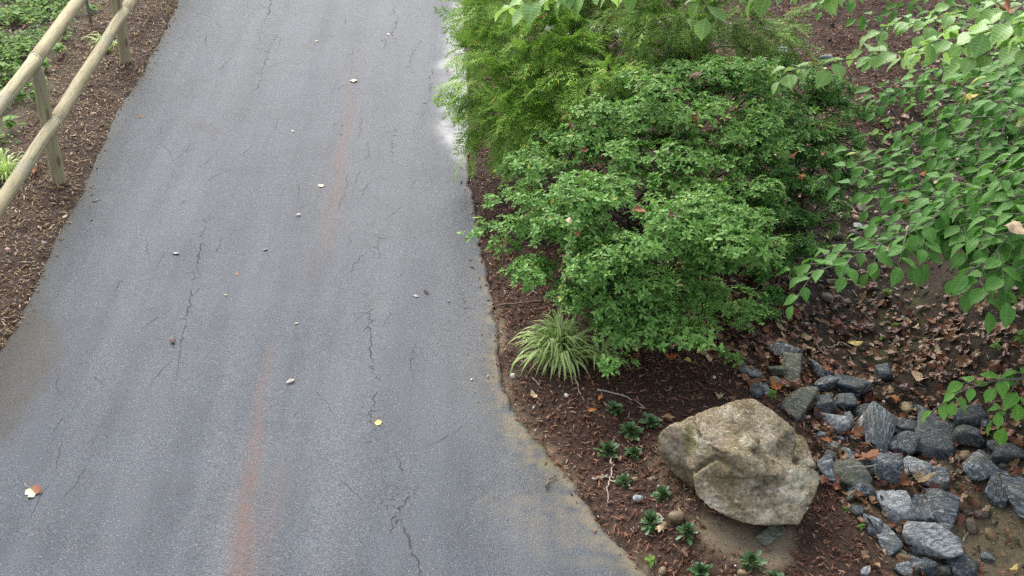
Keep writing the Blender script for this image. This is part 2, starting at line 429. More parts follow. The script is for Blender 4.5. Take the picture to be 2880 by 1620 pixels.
M['twig'] = plain('pale_twig', (.36, .31, .25), .25, .8, 60); M['twig_brown'] = plain('brown_twig', (.14, .10, .065), .3, .8, 50)
M['crack'] = plain('crack_soil', (.042, .040, .037), .4, .95, 90)
M['azalea'] = leafmat('azalea_leaf', (.058, .150, .026), (.205, .375, .088), (.16, .36, .05), .5, .22, .12, 30, (.30, (.20, .33, .14), .35))
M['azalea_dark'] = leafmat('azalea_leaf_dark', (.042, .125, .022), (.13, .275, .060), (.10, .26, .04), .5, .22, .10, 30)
M['beech'] = leafmat('beech_leaf', (.028, .105, .016), (.125, .280, .055), (.15, .38, .04), .55, .22, .22, 50)
M['beech_bright'] = leafmat('young_beech_leaf', (.085, .23, .030), (.19, .40, .070), (.22, .48, .05), .5, .25, .22, 50)
M['linden'] = leafmat('pale_broad_leaf', (.12, .25, .060), (.27, .43, .135), (.34, .54, .10), .4, .4, .30, 50, None, .4)
M['cypress'] = leafmat('cypress_frond', (.14, .29, .040), (.36, .56, .105), (.14, .27, .04), .6, .2, 0, 10, None, .22, 4.0)
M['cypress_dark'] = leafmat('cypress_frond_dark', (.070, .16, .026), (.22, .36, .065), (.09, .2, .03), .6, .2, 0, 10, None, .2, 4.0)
M['lily'] = leafmat('lilyturf_blade', (.11, .31, .032), (.33, .54, .080), (.30, .55, .05), .5, .25, 0, 10, (.22, (.70, .73, .38), .9), .25)
M['tuft'] = leafmat('rosette_leaf', (.028, .075, .020), (.095, .165, .060), (.07, .16, .04), .38, .5, .12, 8, None, .15)
M['weed'] = leafmat('weed_leaf', (.030, .095, .014), (.155, .285, .042), (.16, .34, .04), .55, .12, .15, 40, None, .28, 6.0)
for nm, c in dict(tan=(.40, .29, .17), cream=(.46, .39, .26), orange=(.34, .115, .030), red=(.17, .040, .024), brown=(.115, .055, .028), yellow=(.50, .40, .11), grey=(.30, .26, .24), rust=(.22, .085, .035)).items():
    M['leaf_' + nm] = plain('dead_leaf_' + nm, c, .3, .6, 45, .3)
# ================================================================== setting: ground sheet and path
def attr_set(me, name, vals):
    a = me.attributes.new(name, 'FLOAT', 'POINT'); a.data.foreach_set('value', np.asarray(vals, np.float32).ravel())

def grid_mesh(name, X, Y, Z, mat):
    ny, nx = X.shape; s = Soup()
    idx = np.arange(ny * nx).reshape(ny, nx)
    f = np.stack([idx[:-1, :-1], idx[:-1, 1:], idx[1:, 1:], idx[1:, :-1]], -1).reshape(-1, 4)
    s.add(np.stack([X, Y, Z], -1).reshape(-1, 3), f)
    return s.mesh(name, mat, True)

g1 = lambda a, b: np.sign(b - a) * np.geomspace(1, abs(b - a) + 1, 26)[1:] - np.sign(b - a) + a
xs = np.concatenate([g1(-6.2, -400)[::-1], np.arange(-6.2, 6.2, .042), g1(6.2, 400)])
ys = np.concatenate([g1(3.2, -400)[::-1], np.arange(3.2, 13.6, .036), g1(13.6, 600)])
GX, GY = np.meshgrid(xs, ys)
GZ = terrain(GX, GY)
far = np.hypot(GX, GY - 8); GZ = np.where(far > 40, GZ - .02, GZ)
me = grid_mesh('ground', GX, GY, GZ, M['ground'])
dl, dr, dc = XL(GY) - GX, GX - XR(GY), GX - XC(GY)
nz = fbm(GX, GY, 3, 77); px, py, _ = proj(GX, GY, GZ)
mul = np.maximum(smooth(-.06, -.02, dl) * (1 - smooth(.9, 1.6, dl + nz)), smooth(-.06, -.02, dr) * (1 - smooth(-.75, -.35, dc + (nz - .5) * .5)))
lit = np.clip(smooth(-.8, -.4, dc + (nz - .5) * .5) * smooth(5.0, 5.6, GY + (nz - .5)) + smooth(.9, 1.6, dl + nz), 0, 1)
sand = np.maximum(np.exp(-np.abs(dr - .01) / .03) * .8 * smooth(.35, .6, fbm(GX, GY, 6, 5)) * (py > 760), softpoly(px, py, [(1740,1290),(2000,1330),(2010,1400),(1930,1440),(1820,1400),(1740,1350)], 14) * .9)
sand = np.maximum(sand, softpoly(px, py, [(1640,1080),(1665,1200),(1730,1260),(1720,1290),(1640,1180)], 8) * .8)
sand = np.maximum(sand, softpoly(px, py, [(2400,1190),(2700,1150),(2700,1600),(2330,1600),(2400,1400)], 18) * .28)
moss = softpoly(px, py, [(2150,720),(2330,720),(2350,900),(2180,930)], 25) + softpoly(px, py, [(2440,1180),(2600,1250),(2600,1449),(2480,1400)], 20) * .6 + smooth(1.0, 2.0, dl) * .6
for k, v in dict(mulch=mul, litter=lit, sand=sand, moss=moss).items(): attr_set(me, k, np.clip(v, 0, 1))
ground = tag(link('ground', me), kind='structure')

# path: a sheet of asphalt with a skirt, its edges as irregular as in the photo
yy = np.concatenate([np.linspace(-20, 3.6, 30), np.arange(3.64, 13.4, .028), np.linspace(13.6, 70, 50)])
uu = np.concatenate([[0, 0.0], np.linspace(0, 1, 130), [1.0, 1.0]])
PY = np.repeat(yy[:, None], len(uu), 1); l_, r_ = XL(PY), XR(PY)
PX = l_ + (r_ - l_) * uu[None, :]
PX[:, 0] -= .02; PX[:, -1] += .02
PZ = .010 * (1 - (2 * uu - 1) ** 2)[None, :] + (fbm(PX, PY, .9, 3) - .5) * .016 + .006
PZ[:, 0] -= .10; PZ[:, -1] -= .10; PZ[:, 1] -= .006; PZ[:, -2] -= .006
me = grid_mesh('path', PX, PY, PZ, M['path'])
px, py, _ = proj(PX, PY, PZ); jx = px + (fbm(PX, PY, 4, 9) - .5) * 26; jy = py + (fbm(PX, PY, 4, 19) - .5) * 26
inl, inr = PX - XL(PY), XR(PY) - PX
red = np.maximum.reduce([
    linemask(jx, py, [(892,120,10,.1),(884,200,12,.35),(872,300,14,.6),(860,400,16,.7),(848,500,22,.5),(820,600,26,.35),(790,700,26,.12)]),
    linemask(jx, py, [(690,830,10,.15),(678,900,12,.45),(662,980,13,.6),(648,1080,15,.75),(636,1180,20,.8),(622,1300,30,.9),(606,1449,36,.95),(598,1560,36,.9)]),
    linemask(jx, py, [(722,1060,14,.08),(700,1200,24,.25),(680,1320,30,.3),(660,1449,30,.2)])])
red = np.maximum(red, softpoly(jx, jy, [(790,420),(900,420),(860,560),(800,560)], 22) * .16)
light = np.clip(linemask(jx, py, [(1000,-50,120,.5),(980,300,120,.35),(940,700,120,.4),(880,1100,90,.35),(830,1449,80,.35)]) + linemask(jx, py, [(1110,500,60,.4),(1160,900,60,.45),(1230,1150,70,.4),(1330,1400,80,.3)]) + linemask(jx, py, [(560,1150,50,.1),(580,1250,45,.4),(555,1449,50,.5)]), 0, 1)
tread = np.clip(linemask(px, py, [(610,1080,36,.2),(560,1449,50,1.0)]) + linemask(px, py, [(690,1130,40,.5),(660,1449,50,.8)]) + linemask(px, py, [(880,980,50,.6),(840,1250,50,.5)]) + linemask(px, py, [(1140,860,50,.7),(1090,1100,60,.3)]), 0, 1)
roughm = np.clip(linemask(jx, py, [(930,300,60,.2),(935,800,50,.6),(940,1050,55,.9),(1000,1250,60,1.0),(1040,1480,60,1.0)]) + linemask(jx, py, [(650,0,40,.6),(650,220,30,.4)]) + linemask(jx, py, [(500,560,30,.4),(460,960,30,.5)]), 0, 1)
sand = np.exp(-inr / .07) * .9 * smooth(560, 1000, py) + softpoly(jx, jy, [(1270,1040),(1330,1040),(1400,1160),(1370,1190),(1290,1130)], 18) * .45 + softpoly(jx, jy, [(1180,1240),(1420,1220),(1540,1400),(1440,1420),(1300,1330)], 40) * .28
sand = np.clip(sand * 1.25 + np.exp(-inr / .035) * .7, 0, 1)
moss = np.clip(np.exp(-inl / .10) * .75 + np.exp(-inr / .16) * .35 * smooth(600, 1000, py) + softpoly(jx, jy, [(1330,1080),(1400,1130),(1420,1210),(1340,1150)], 14) * .5, 0, 1)
stain = np.clip(softpoly(jx, jy, [(-400,760),(60,740),(140,800),(165,880),(110,990),(40,1080),(-60,1160),(-400,1300)], 22) * .8 + softpoly(jx, jy, [(480,312),(515,308),(550,325),(548,342),(500,330)], 6) * .4 + np.exp(-inl / .05) * .6, 0, 1)
wet = np.clip(softpoly(jx, jy, [(1260,-80),(1150,-60),(1130,60),(1108,170),(1116,240),(1100,300),(1112,350),(1145,395),(1260,360)], 14, 24) + softpoly(px, py, [(1195,300),(1140,340),(1150,420),(1200,470)], 20, 24) * .35, 0, 1)
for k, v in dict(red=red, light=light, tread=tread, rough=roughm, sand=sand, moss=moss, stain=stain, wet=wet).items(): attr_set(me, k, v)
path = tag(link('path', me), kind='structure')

# cracks: parts of the path, thin jagged fissures filled with dark soil
def path_z(X, Y):
    u = (X - XL(Y)) / (XR(Y) - XL(Y)); return .010 * (1 - (2 * u - 1) ** 2) + (fbm(X, Y, .9, 3) - .5) * .016 + .006
CR = [
 ([(688,-20),(676,30),(664,60),(650,84),(654,112),(644,128)], 5), ([(700,84),(690,104),(676,130),(660,180),(652,212),(634,236)], 4), ([(664,62),(680,74),(700,84)], 3),
 ([(985,10),(1000,52),(986,90),(992,112)], 4), ([(1062,96),(1036,138),(1030,172),(1052,196)], 3), ([(1086,170),(1080,250),(1062,296)], 3),
 ([(527,538),(512,590),(502,640),(490,690),(480,740),(478,772),(466,806),(458,850),(452,900),(442,960)], 6), ([(478,772),(486,790),(482,806)], 4),
 ([(928,770),(932,850),(936,930),(944,1000),(930,1040),(934,1068),(960,1074)], 5), ([(955,588),(950,620),(956,650)], 3), ([(992,320),(984,372),(988,410)], 3),
 ([(996,1140),(1012,1186),(1028,1228),(1026,1256),(1004,1284),(990,1310),(984,1344)], 6), ([(1008,1310),(1026,1350),(1042,1390),(1050,1432),(1060,1480)], 6), ([(990,1310),(1006,1316)], 4),
 ([(1168,720),(1172,790)], 2), ([(862,300),(858,350)], 2), ([(700,300),(690,330)], 2), ([(890,120),(882,190)], 2), ([(560,600),(545,640)], 2), ([(928,1090),(938,1130)], 4), ([(1090,1040),(1100,1090)], 2), ([(1180,330),(1140,338)], 2)]
for k, (pp, wmm) in enumerate(CR):
    r = np.random.default_rng(100 + k); w = unproj([a for a, b in pp], [b for a, b in pp], .01)
    L = np.linalg.norm(np.diff(w, axis=0), axis=1).sum(); n = max(6, int(L / .022)); c = spline(w, n)
    c[1:-1, :2] += r.normal(0, .0075, (n - 2, 2)); t = norm(np.gradient(c[:, :2], axis=0)); nn = np.stack([-t[:, 1], t[:, 0]], -1)
    wid = wmm * .00062 * (.25 + r.random(n) ** 1.5 * 1.3) * np.sin(np.linspace(.15, math.pi - .15, n)) ** .5 * (.15 + .85 * smooth(.30, .5, vnoise(np.arange(n) * 1.0, np.arange(n) * 0, .22, k)))
    A = c[:, :2] + nn * wid[:, None]; B = c[:, :2] - nn * wid[:, None] * r.uniform(.5, 1.4, (n, 1))
    V = np.concatenate([np.c_[A, path_z(A[:, 0], A[:, 1]) + .0016], np.c_[B, path_z(B[:, 0], B[:, 1]) + .0016]])
    s = Soup(); i = np.arange(n - 1); s.add(V, np.stack([i + n, i + n + 1, i + 1, i], -1))
    # short side fissures
    for j in range(2, n - 2):
        if r.random() < .16:
            e = c[j, :2] + (nn[j] * r.choice([-1, 1]) + t[j] * r.normal(0, .6)) * r.uniform(.015, .06); m_ = (e + c[j, :2]) / 2 + r.normal(0, .006, 2)
            d = norm(e - c[j, :2]); q = np.array([-d[1], d[0]]) * .0016
            W = np.array([c[j, :2] - q, c[j, :2] + q, m_ + q * .8, m_ - q * .8, e]); s.add(np.c_[W, path_z(W[:, 0], W[:, 1]) + .0021], [(0, 3, 2), (0, 2, 1), (3, 4, 2)])
    link('crack', s.mesh('crack', M['crack']), path)

# many short hairline fissures running with the path
rc = np.random.default_rng(5)
for k in range(70):
    y0 = rc.uniform(4.4, 11.5); u0 = rc.choice([rc.uniform(.15, .4), rc.uniform(.55, .85)]); x0 = float(XL(y0) + (XR(y0) - XL(y0)) * u0); L = rc.uniform(.06, .42); n = max(5, int(L / .02))
    a_ = rc.normal(.03, .35) if rc.random() < .8 else rc.normal(1.3, .3); t = np.linspace(0, 1, n); cx = x0 + t * L * math.sin(a_) + np.cumsum(rc.normal(0, .006, n)); cy = y0 + t * L * math.cos(a_) + np.cumsum(rc.normal(0, .003, n))
    w = .0016 * (.3 + rc.random(n)) * np.sin(np.linspace(.1, math.pi - .1, n)); V = np.concatenate([np.c_[cx - w, cy], np.c_[cx + w, cy]]); s = Soup(); i = np.arange(n - 1)
    s.add(np.c_[V, path_z(V[:, 0], V[:, 1]) + .0013], np.stack([i, i + n, i + n + 1, i + 1], -1)); link('crack', s.mesh('crack', M['crack']), path)

# ================================================================== fence
fb1, fb2 = unproj(150, 462, .0), unproj(318, 158, .0)
fv = fb2 - fb1; fv[2] = 0
ex = norm(fv[:2]); inward = np.array([ex[1], -ex[0], 0]); fence_posts = [fb1 + fv * k for k in (-1, 0, 1, 2, 3)]
best = None                                            # the run nearest the viewer turns away from the path at the near post
for th in np.linspace(-.6, .6, 121):
    c_, s_ = math.cos(th), math.sin(th); q = fb1 - np.array([fv[0] * c_ - fv[1] * s_, fv[0] * s_ + fv[1] * c_, 0]); A = proj(fb1[0], fb1[1], .905); B = proj(q[0], q[1], .905)
    e = abs((B[1] - A[1]) / (A[0] - B[0]) - 1.25)
    if best is None or e < best[0]: best = (e, q)
fence_posts[0] = best[1]
fence = thing('rail_fence', (fb1[0], fb1[1], 0), 'round pale timber post and two-rail fence along the left edge of the asphalt path', 'fence')
FB = np.array([fb1[0], fb1[1], 0])
def log(name, a, b, r0, r1, seed, parent=fence):
    """a round timber from a to b, built along its own Z so the grain follows it"""
    a, b = np.asarray(a, float), np.asarray(b, float); L = np.linalg.norm(b - a); s = Soup(); n = 26
    t = np.linspace(0, 1, n); rr = np.random.default_rng(seed)
    wob = np.stack([np.interp(t, np.linspace(0, 1, 7), rr.normal(0, .0014, 7)), np.interp(t, np.linspace(0, 1, 7), rr.normal(0, .0014, 7)), t * L], -1)
    rad = (r0 + (r1 - r0) * t) * (1 + np.interp(t, np.linspace(0, 1, 12), rr.normal(0, .012, 12)))
    rad[0] *= .9; rad[-1] *= .9; wob[1, 2] = .006; wob[-2, 2] = L - .006
    tube(s, wob, rad, 18, seed, .012)
    z = norm(b - a); x = norm(np.cross([0, 1, .1], z)); y = np.cross(z, x)
    return link(name, s.mesh(name, M['wood'], True), parent, a - FB, np.stack([x, y, z], -1))
for i, b in enumerate(fence_posts):
    log('post', b + [0, 0, -.15], b + np.array([0, 0, .865]) + inward * 0.0, .049, .044, 40 + i)
for lev, z in enumerate((.452, .905)):
    for i in range(4):
        off = inward * (.048 if lev == 0 else .004)
        a = fence_posts[i] + off + np.array([0, 0, z + (.012 if i % 2 else -.008)]); b = fence_posts[i + 1] + off + np.array([0, 0, z + (-.008 if i % 2 else .012)])
        d = norm(b - a); a = a + d * .004; b = b - d * .004
        rl = log('rail', a, b, .048, .044, 60 + lev * 10 + i)
        # pale freshly sawn end that shows at each joint
        s = Soup(); L = np.linalg.norm(b - a); tube(s, [(0, 0, L - .012), (0, 0, L - .004), (0, 0, L + .0015)], [.046, .049, .044], 18)
        o = link('cut_end', s.mesh('cut_end', M['cut'], True), rl)

sk = P(230, 58)
st_ = thing('stake', sk, 'thin grey wooden stake standing in weeds behind the fence, top left', 'stake')
s = Soup(); tube(s, spline([(0, 0, -.1), (-.01, .0, .2), (-.03, .01, .6)], 8), np.linspace(.018, .013, 8), 8, 3, .05)
link('shaft', s.mesh('shaft', M['bark'], True), st_)
s = Soup(); tube(s, [(-.028, .01, .6), (-.03, .01, .602), (-.0305, .01, .606)], [.013, .0125, .010], 8); link('cut_top', s.mesh('cut_top', M['twig'], True), st_)

# ================================================================== boulder
def hull(bm, pts):
    vs = [bm.verts.new(p) for p in pts]
    r = bmesh.ops.convex_hull(bm, input=vs)
    bmesh.ops.delete(bm, geom=list({g for g in r['geom_interior'] + r['geom_unused'] if isinstance(g, bmesh.types.BMVert)}), context='VERTS')

def remesh(bm, voxel, levels=0, smooth_it=4):
    tmp = bpy.data.meshes.new('tmp'); bm.to_mesh(tmp); bm.free(); o = bpy.data.objects.new('tmp', tmp); col.objects.link(o)
    m = o.modifiers.new('r', 'REMESH'); m.mode = 'VOXEL'; m.voxel_size = voxel
    m = o.modifiers.new('s', 'SMOOTH'); m.iterations = smooth_it; m.factor = .5
    dg = bpy.context.evaluated_depsgraph_get(); me = bpy.data.meshes.new_from_object(o.evaluated_get(dg))
    bpy.data.objects.remove(o); bpy.data.meshes.remove(tmp)
    return me

def U(px, py, z): return unproj(px, py, z)
def Pz(l): return [U(*p) for p in l]
def cube_noise(V, scale, seed):
    return (fbm(V[:, 0] + V[:, 2] * .7, V[:, 1] - V[:, 2] * .4, scale, seed) + fbm(V[:, 1] + 3 + V[:, 2], V[:, 2] * 1.3 - V[:, 0] * .5, scale, seed + 5) + fbm(V[:, 2] + 7, V[:, 0] + V[:, 1] * .3, scale, seed + 9)) / 1.5 - 1

bm = bmesh.new()
# upper plateau
hull(bm, Pz([(1745,1042,.40),(1790,1026,.42),(1870,1003,.42),(1892,1003,.41),(1962,1043,.38),(2004,1078,.36),(2006,1100,.33),(1990,1150,.26),(1900,1165,.36),(1845,1150,.41),(1790,1120,.42),(1760,1090,.42),(1740,1060,.40),
                 (1750,1110,.05),(1990,1180,.04),(1860,1120,.0),(1940,1130,.0),(1790,1230,.0)]))
# left shoulder with its sloping face
hull(bm, Pz([(1745,1040,.38),(1690,1060,.38),(1662,1083,.33),(1650,1108,.28),(1652,1130,.24),(1678,1172,.15),(1704,1207,.09),(1740,1242,.04),(1800,1222,.20),(1805,1140,.37),(1790,1105,.36),(1725,1075,.33),(1690,1150,-.05),(1780,1240,-.05)]))
hull(bm, Pz([(1760,1100,.41),(1850,1140,.42),(1990,1135,.30),(2005,1178,.30),(1960,1195,.33),(1880,1200,.345),(1780,1180,.325),(1748,1195,.285),(1720,1150,.26),(1740,1240,.0),(1990,1240,.0)]))
# ridge between
hull(bm, Pz([(1730,1130,.31),(1795,1110,.39),(1860,1150,.40),(1830,1200,.34),(1760,1180,.27),(1745,1200,.2),(1780,1230,.02),(1850,1230,.02)]))
# front lobe, overhanging
hull(bm, Pz([(1738,1205,.27),(1750,1178,.31),(1780,1155,.34),(1812,1150,.36),(1880,1168,.36),(1960,1180,.34),(2020,1172,.31),(2056,1183,.27),(2068,1205,.25),(2055,1228,.23),(2046,1250,.22),(2034,1292,.20),(2008,1322,.185),(1950,1322,.185),(1890,1324,.185),(1840,1308,.19),(1780,1276,.205),(1742,1240,.23),
                 (1800,1280,.03),(1900,1322,.02),(1990,1315,.03),(1850,1230,.0),(1980,1240,.0)]))
# knuckle at the right end of the lobe, low step behind it, small nub on the plateau
hull(bm, Pz([(1985,1170,.32),(2030,1164,.31),(2062,1185,.28),(2070,1206,.24),(2050,1226,.21),(2000,1215,.26),(1985,1190,.32),(2010,1215,.15),(2045,1212,.15)]))
hull(bm, Pz([(1990,1085,.20),(2020,1095,.20),(2042,1135,.19),(2056,1170,.17),(2040,1190,.10),(1980,1180,.12),(1975,1110,.18),(2010,1150,-.05),(2045,1180,-.05),(1990,1190,-.05)]))
hull(bm, Pz([(1868,1100,.43),(1885,1090,.45),(1908,1098,.45),(1914,1112,.44),(1905,1128,.42),(1880,1128,.40),(1868,1115,.41),(1890,1130,.33)]))
me = remesh(bm, .0078, smooth_it=3); me.name = 'boulder'
nv = len(me.vertices); V = np.empty(nv * 3, np.float32); me.vertices.foreach_get('co', V); V = V.reshape(-1, 3).astype(float)
nr = np.empty(nv * 3, np.float32); me.vertices.foreach_get('normal', nr); nr = nr.reshape(-1, 3)
bpx, bpy_, _ = proj(V[:, 0], V[:, 1], V[:, 2])
groove = linemask(bpx, bpy_, [(1742,1250,5,.9),(1734,1200,5,1.1),(1762,1172,6,1.5),(1800,1152,6,1.3),(1840,1172,7,.9),(1880,1205,8,.4)]) + linemask(bpx, bpy_, [(1880,1215,14,.2),(1960,1230,16,.5),(2000,1225,14,.3)]) + linemask(bpx, bpy_, [(1745,1055,12,.7),(1735,1110,12,.7),(1742,1140,8,.2)]) + linemask(bpx, bpy_, [(1915,1110,10,.6),(1960,1150,10,.5),(2000,1160,8,.6)])
groove = groove * (nr[:, 2] > .1)
ridge = (1 - np.abs(cube_noise(V, 4.2, 71)) * 2).clip(0, 1) ** 9
off = cube_noise(V, 6, 3) * .022 + cube_noise(V, 17, 13) * .013 + cube_noise(V, 45, 23) * .006 + cube_noise(V, 95, 43) * .003 - np.clip(groove, 0, 1.5) * .020 - ridge * .010
V2 = V + nr * off[:, None]
org = np.array([*unproj(1860, 1250, 0)[:2], 0.0]); me.vertices.foreach_set('co', (V2 - org).astype(np.float32).ravel())
me.polygons.foreach_set('use_smooth', np.ones(len(me.polygons), bool))
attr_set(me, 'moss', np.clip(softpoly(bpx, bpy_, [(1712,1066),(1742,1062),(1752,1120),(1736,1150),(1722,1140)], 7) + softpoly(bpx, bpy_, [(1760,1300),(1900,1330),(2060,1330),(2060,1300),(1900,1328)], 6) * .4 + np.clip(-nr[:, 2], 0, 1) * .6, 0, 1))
attr_set(me, 'lichen', np.clip(softpoly(bpx, bpy_, [(1975,1180),(2030,1170),(2066,1190),(2050,1215),(1990,1222),(1978,1200)], 8) * .8 + softpoly(bpx, bpy_, [(1998,1240),(2022,1238),(2026,1256),(2002,1260)], 4) + softpoly(bpx, bpy_, [(1862,1098),(1888,1094),(1895,1120),(1868,1122)], 4) * .9 + softpoly(bpx, bpy_, [(1880,1290),(1920,1285),(2015,1270),(2020,1300),(1900,1312)], 10) * .4 + softpoly(bpx, bpy_, [(1655,1095),(1672,1090),(1705,1150),(1700,1175),(1680,1150)], 6) * .45, 0, 1))
attr_set(me, 'purple', np.clip(softpoly(bpx, bpy_, [(1682,1078),(1708,1066),(1724,1120),(1722,1150),(1700,1140)], 7) * .5 + softpoly(bpx, bpy_, [(1760,1290),(1840,1318),(1930,1330),(1930,1318),(1850,1306)], 6) * .7, 0, 1))
me.materials.clear(); me.materials.append(M['boulder']); me.update()
b = link('boulder', me, None, org); tag(b, 'large tan and grey lichen-spotted boulder on the mulch, front right', 'boulder')

# ================================================================== stones
_ico = {}
def ico(sub):
    if sub not in _ico:
        bm = bmesh.new(); bmesh.ops.create_icosphere(bm, subdivisions=sub, radius=1.0); bm.verts.ensure_lookup_table()
        _ico[sub] = (np.array([v.co[:] for v in bm.verts]), np.array([[v.index for v in f.verts] for f in bm.faces])); bm.free()
    return _ico[sub]

def stone_mesh(name, dims, mat, seed, kind='angular', sub=4):
    r = np.random.default_rng(seed); D, Fc = ico(sub); dims = np.asarray(dims, float)
    if kind == 'angular':
        ax = norm(np.concatenate([np.eye(3), -np.eye(3)]) + r.normal(0, .24, (6, 3))); nl = norm(r.normal(size=(5, 3)) * [1, 1, .9])
        PN = np.concatenate([ax, nl]); d = np.concatenate([r.uniform(.78, 1.0, 6), r.uniform(.72, 1.05, 5)]); k = 44
    else:
        PN = norm(np.concatenate([np.eye(3), -np.eye(3)]) + r.normal(0, .15, (6, 3))); d = r.uniform(.88, 1.0, 6); k = 2.6
    q = np.clip(D @ PN.T, 0, None) / d; rad = (q ** k).sum(1) ** (-1 / k)
    V = D * rad[:, None]; V = V / np.abs(V).max(0)
    nzs = (.06, .03, .025) if kind == 'angular' else (.05, .015, .0)
    V = V * (1 + cube_noise(V + seed, 1.4, seed) * nzs[0] + cube_noise(V + seed, 4.0, seed + 3) * nzs[1] + cube_noise(V + seed, 11.0, seed + 6) * nzs[2])[:, None]
    V = V * dims / 2
    s = Soup(); s.add(V, Fc); return s.mesh(name, M[mat], kind != 'angular')

def stone(name, px, py, w, h, label, cat, mat, seed, kind='angular', rot=0.0, flat=.55, group=None, bury=.22, tilt=.12, sub=3):
    """(px,py) centre, (w,h) size in reference pixels as seen; laid on the ground there"""
    g = P(px, py); _, _, dep = proj(*g); th = math.atan2(H - g[2], g[1]); m = dep / F
    W, Hh = w * m, h * m; hg = flat * min(W, Hh / math.sin(th)); L = max((Hh - hg * math.cos(th) * .6) / math.sin(th), .55 * Hh)
    g = P(px, py + .5 * hg * (1 - 2 * bury) * math.cos(th) / m)
    z = terrain(g[0], g[1]) + hg * (.5 - bury)
    r = np.random.default_rng(seed + 999)
    o = link(name, stone_mesh(name, (W * 1.06, L * 1.06, hg), mat, seed, kind, sub), None, (g[0], g[1], z))
    o.rotation_euler = (r.normal(0, tilt), r.normal(0, tilt), math.radians(rot))
    return tag(o, label, cat, group)

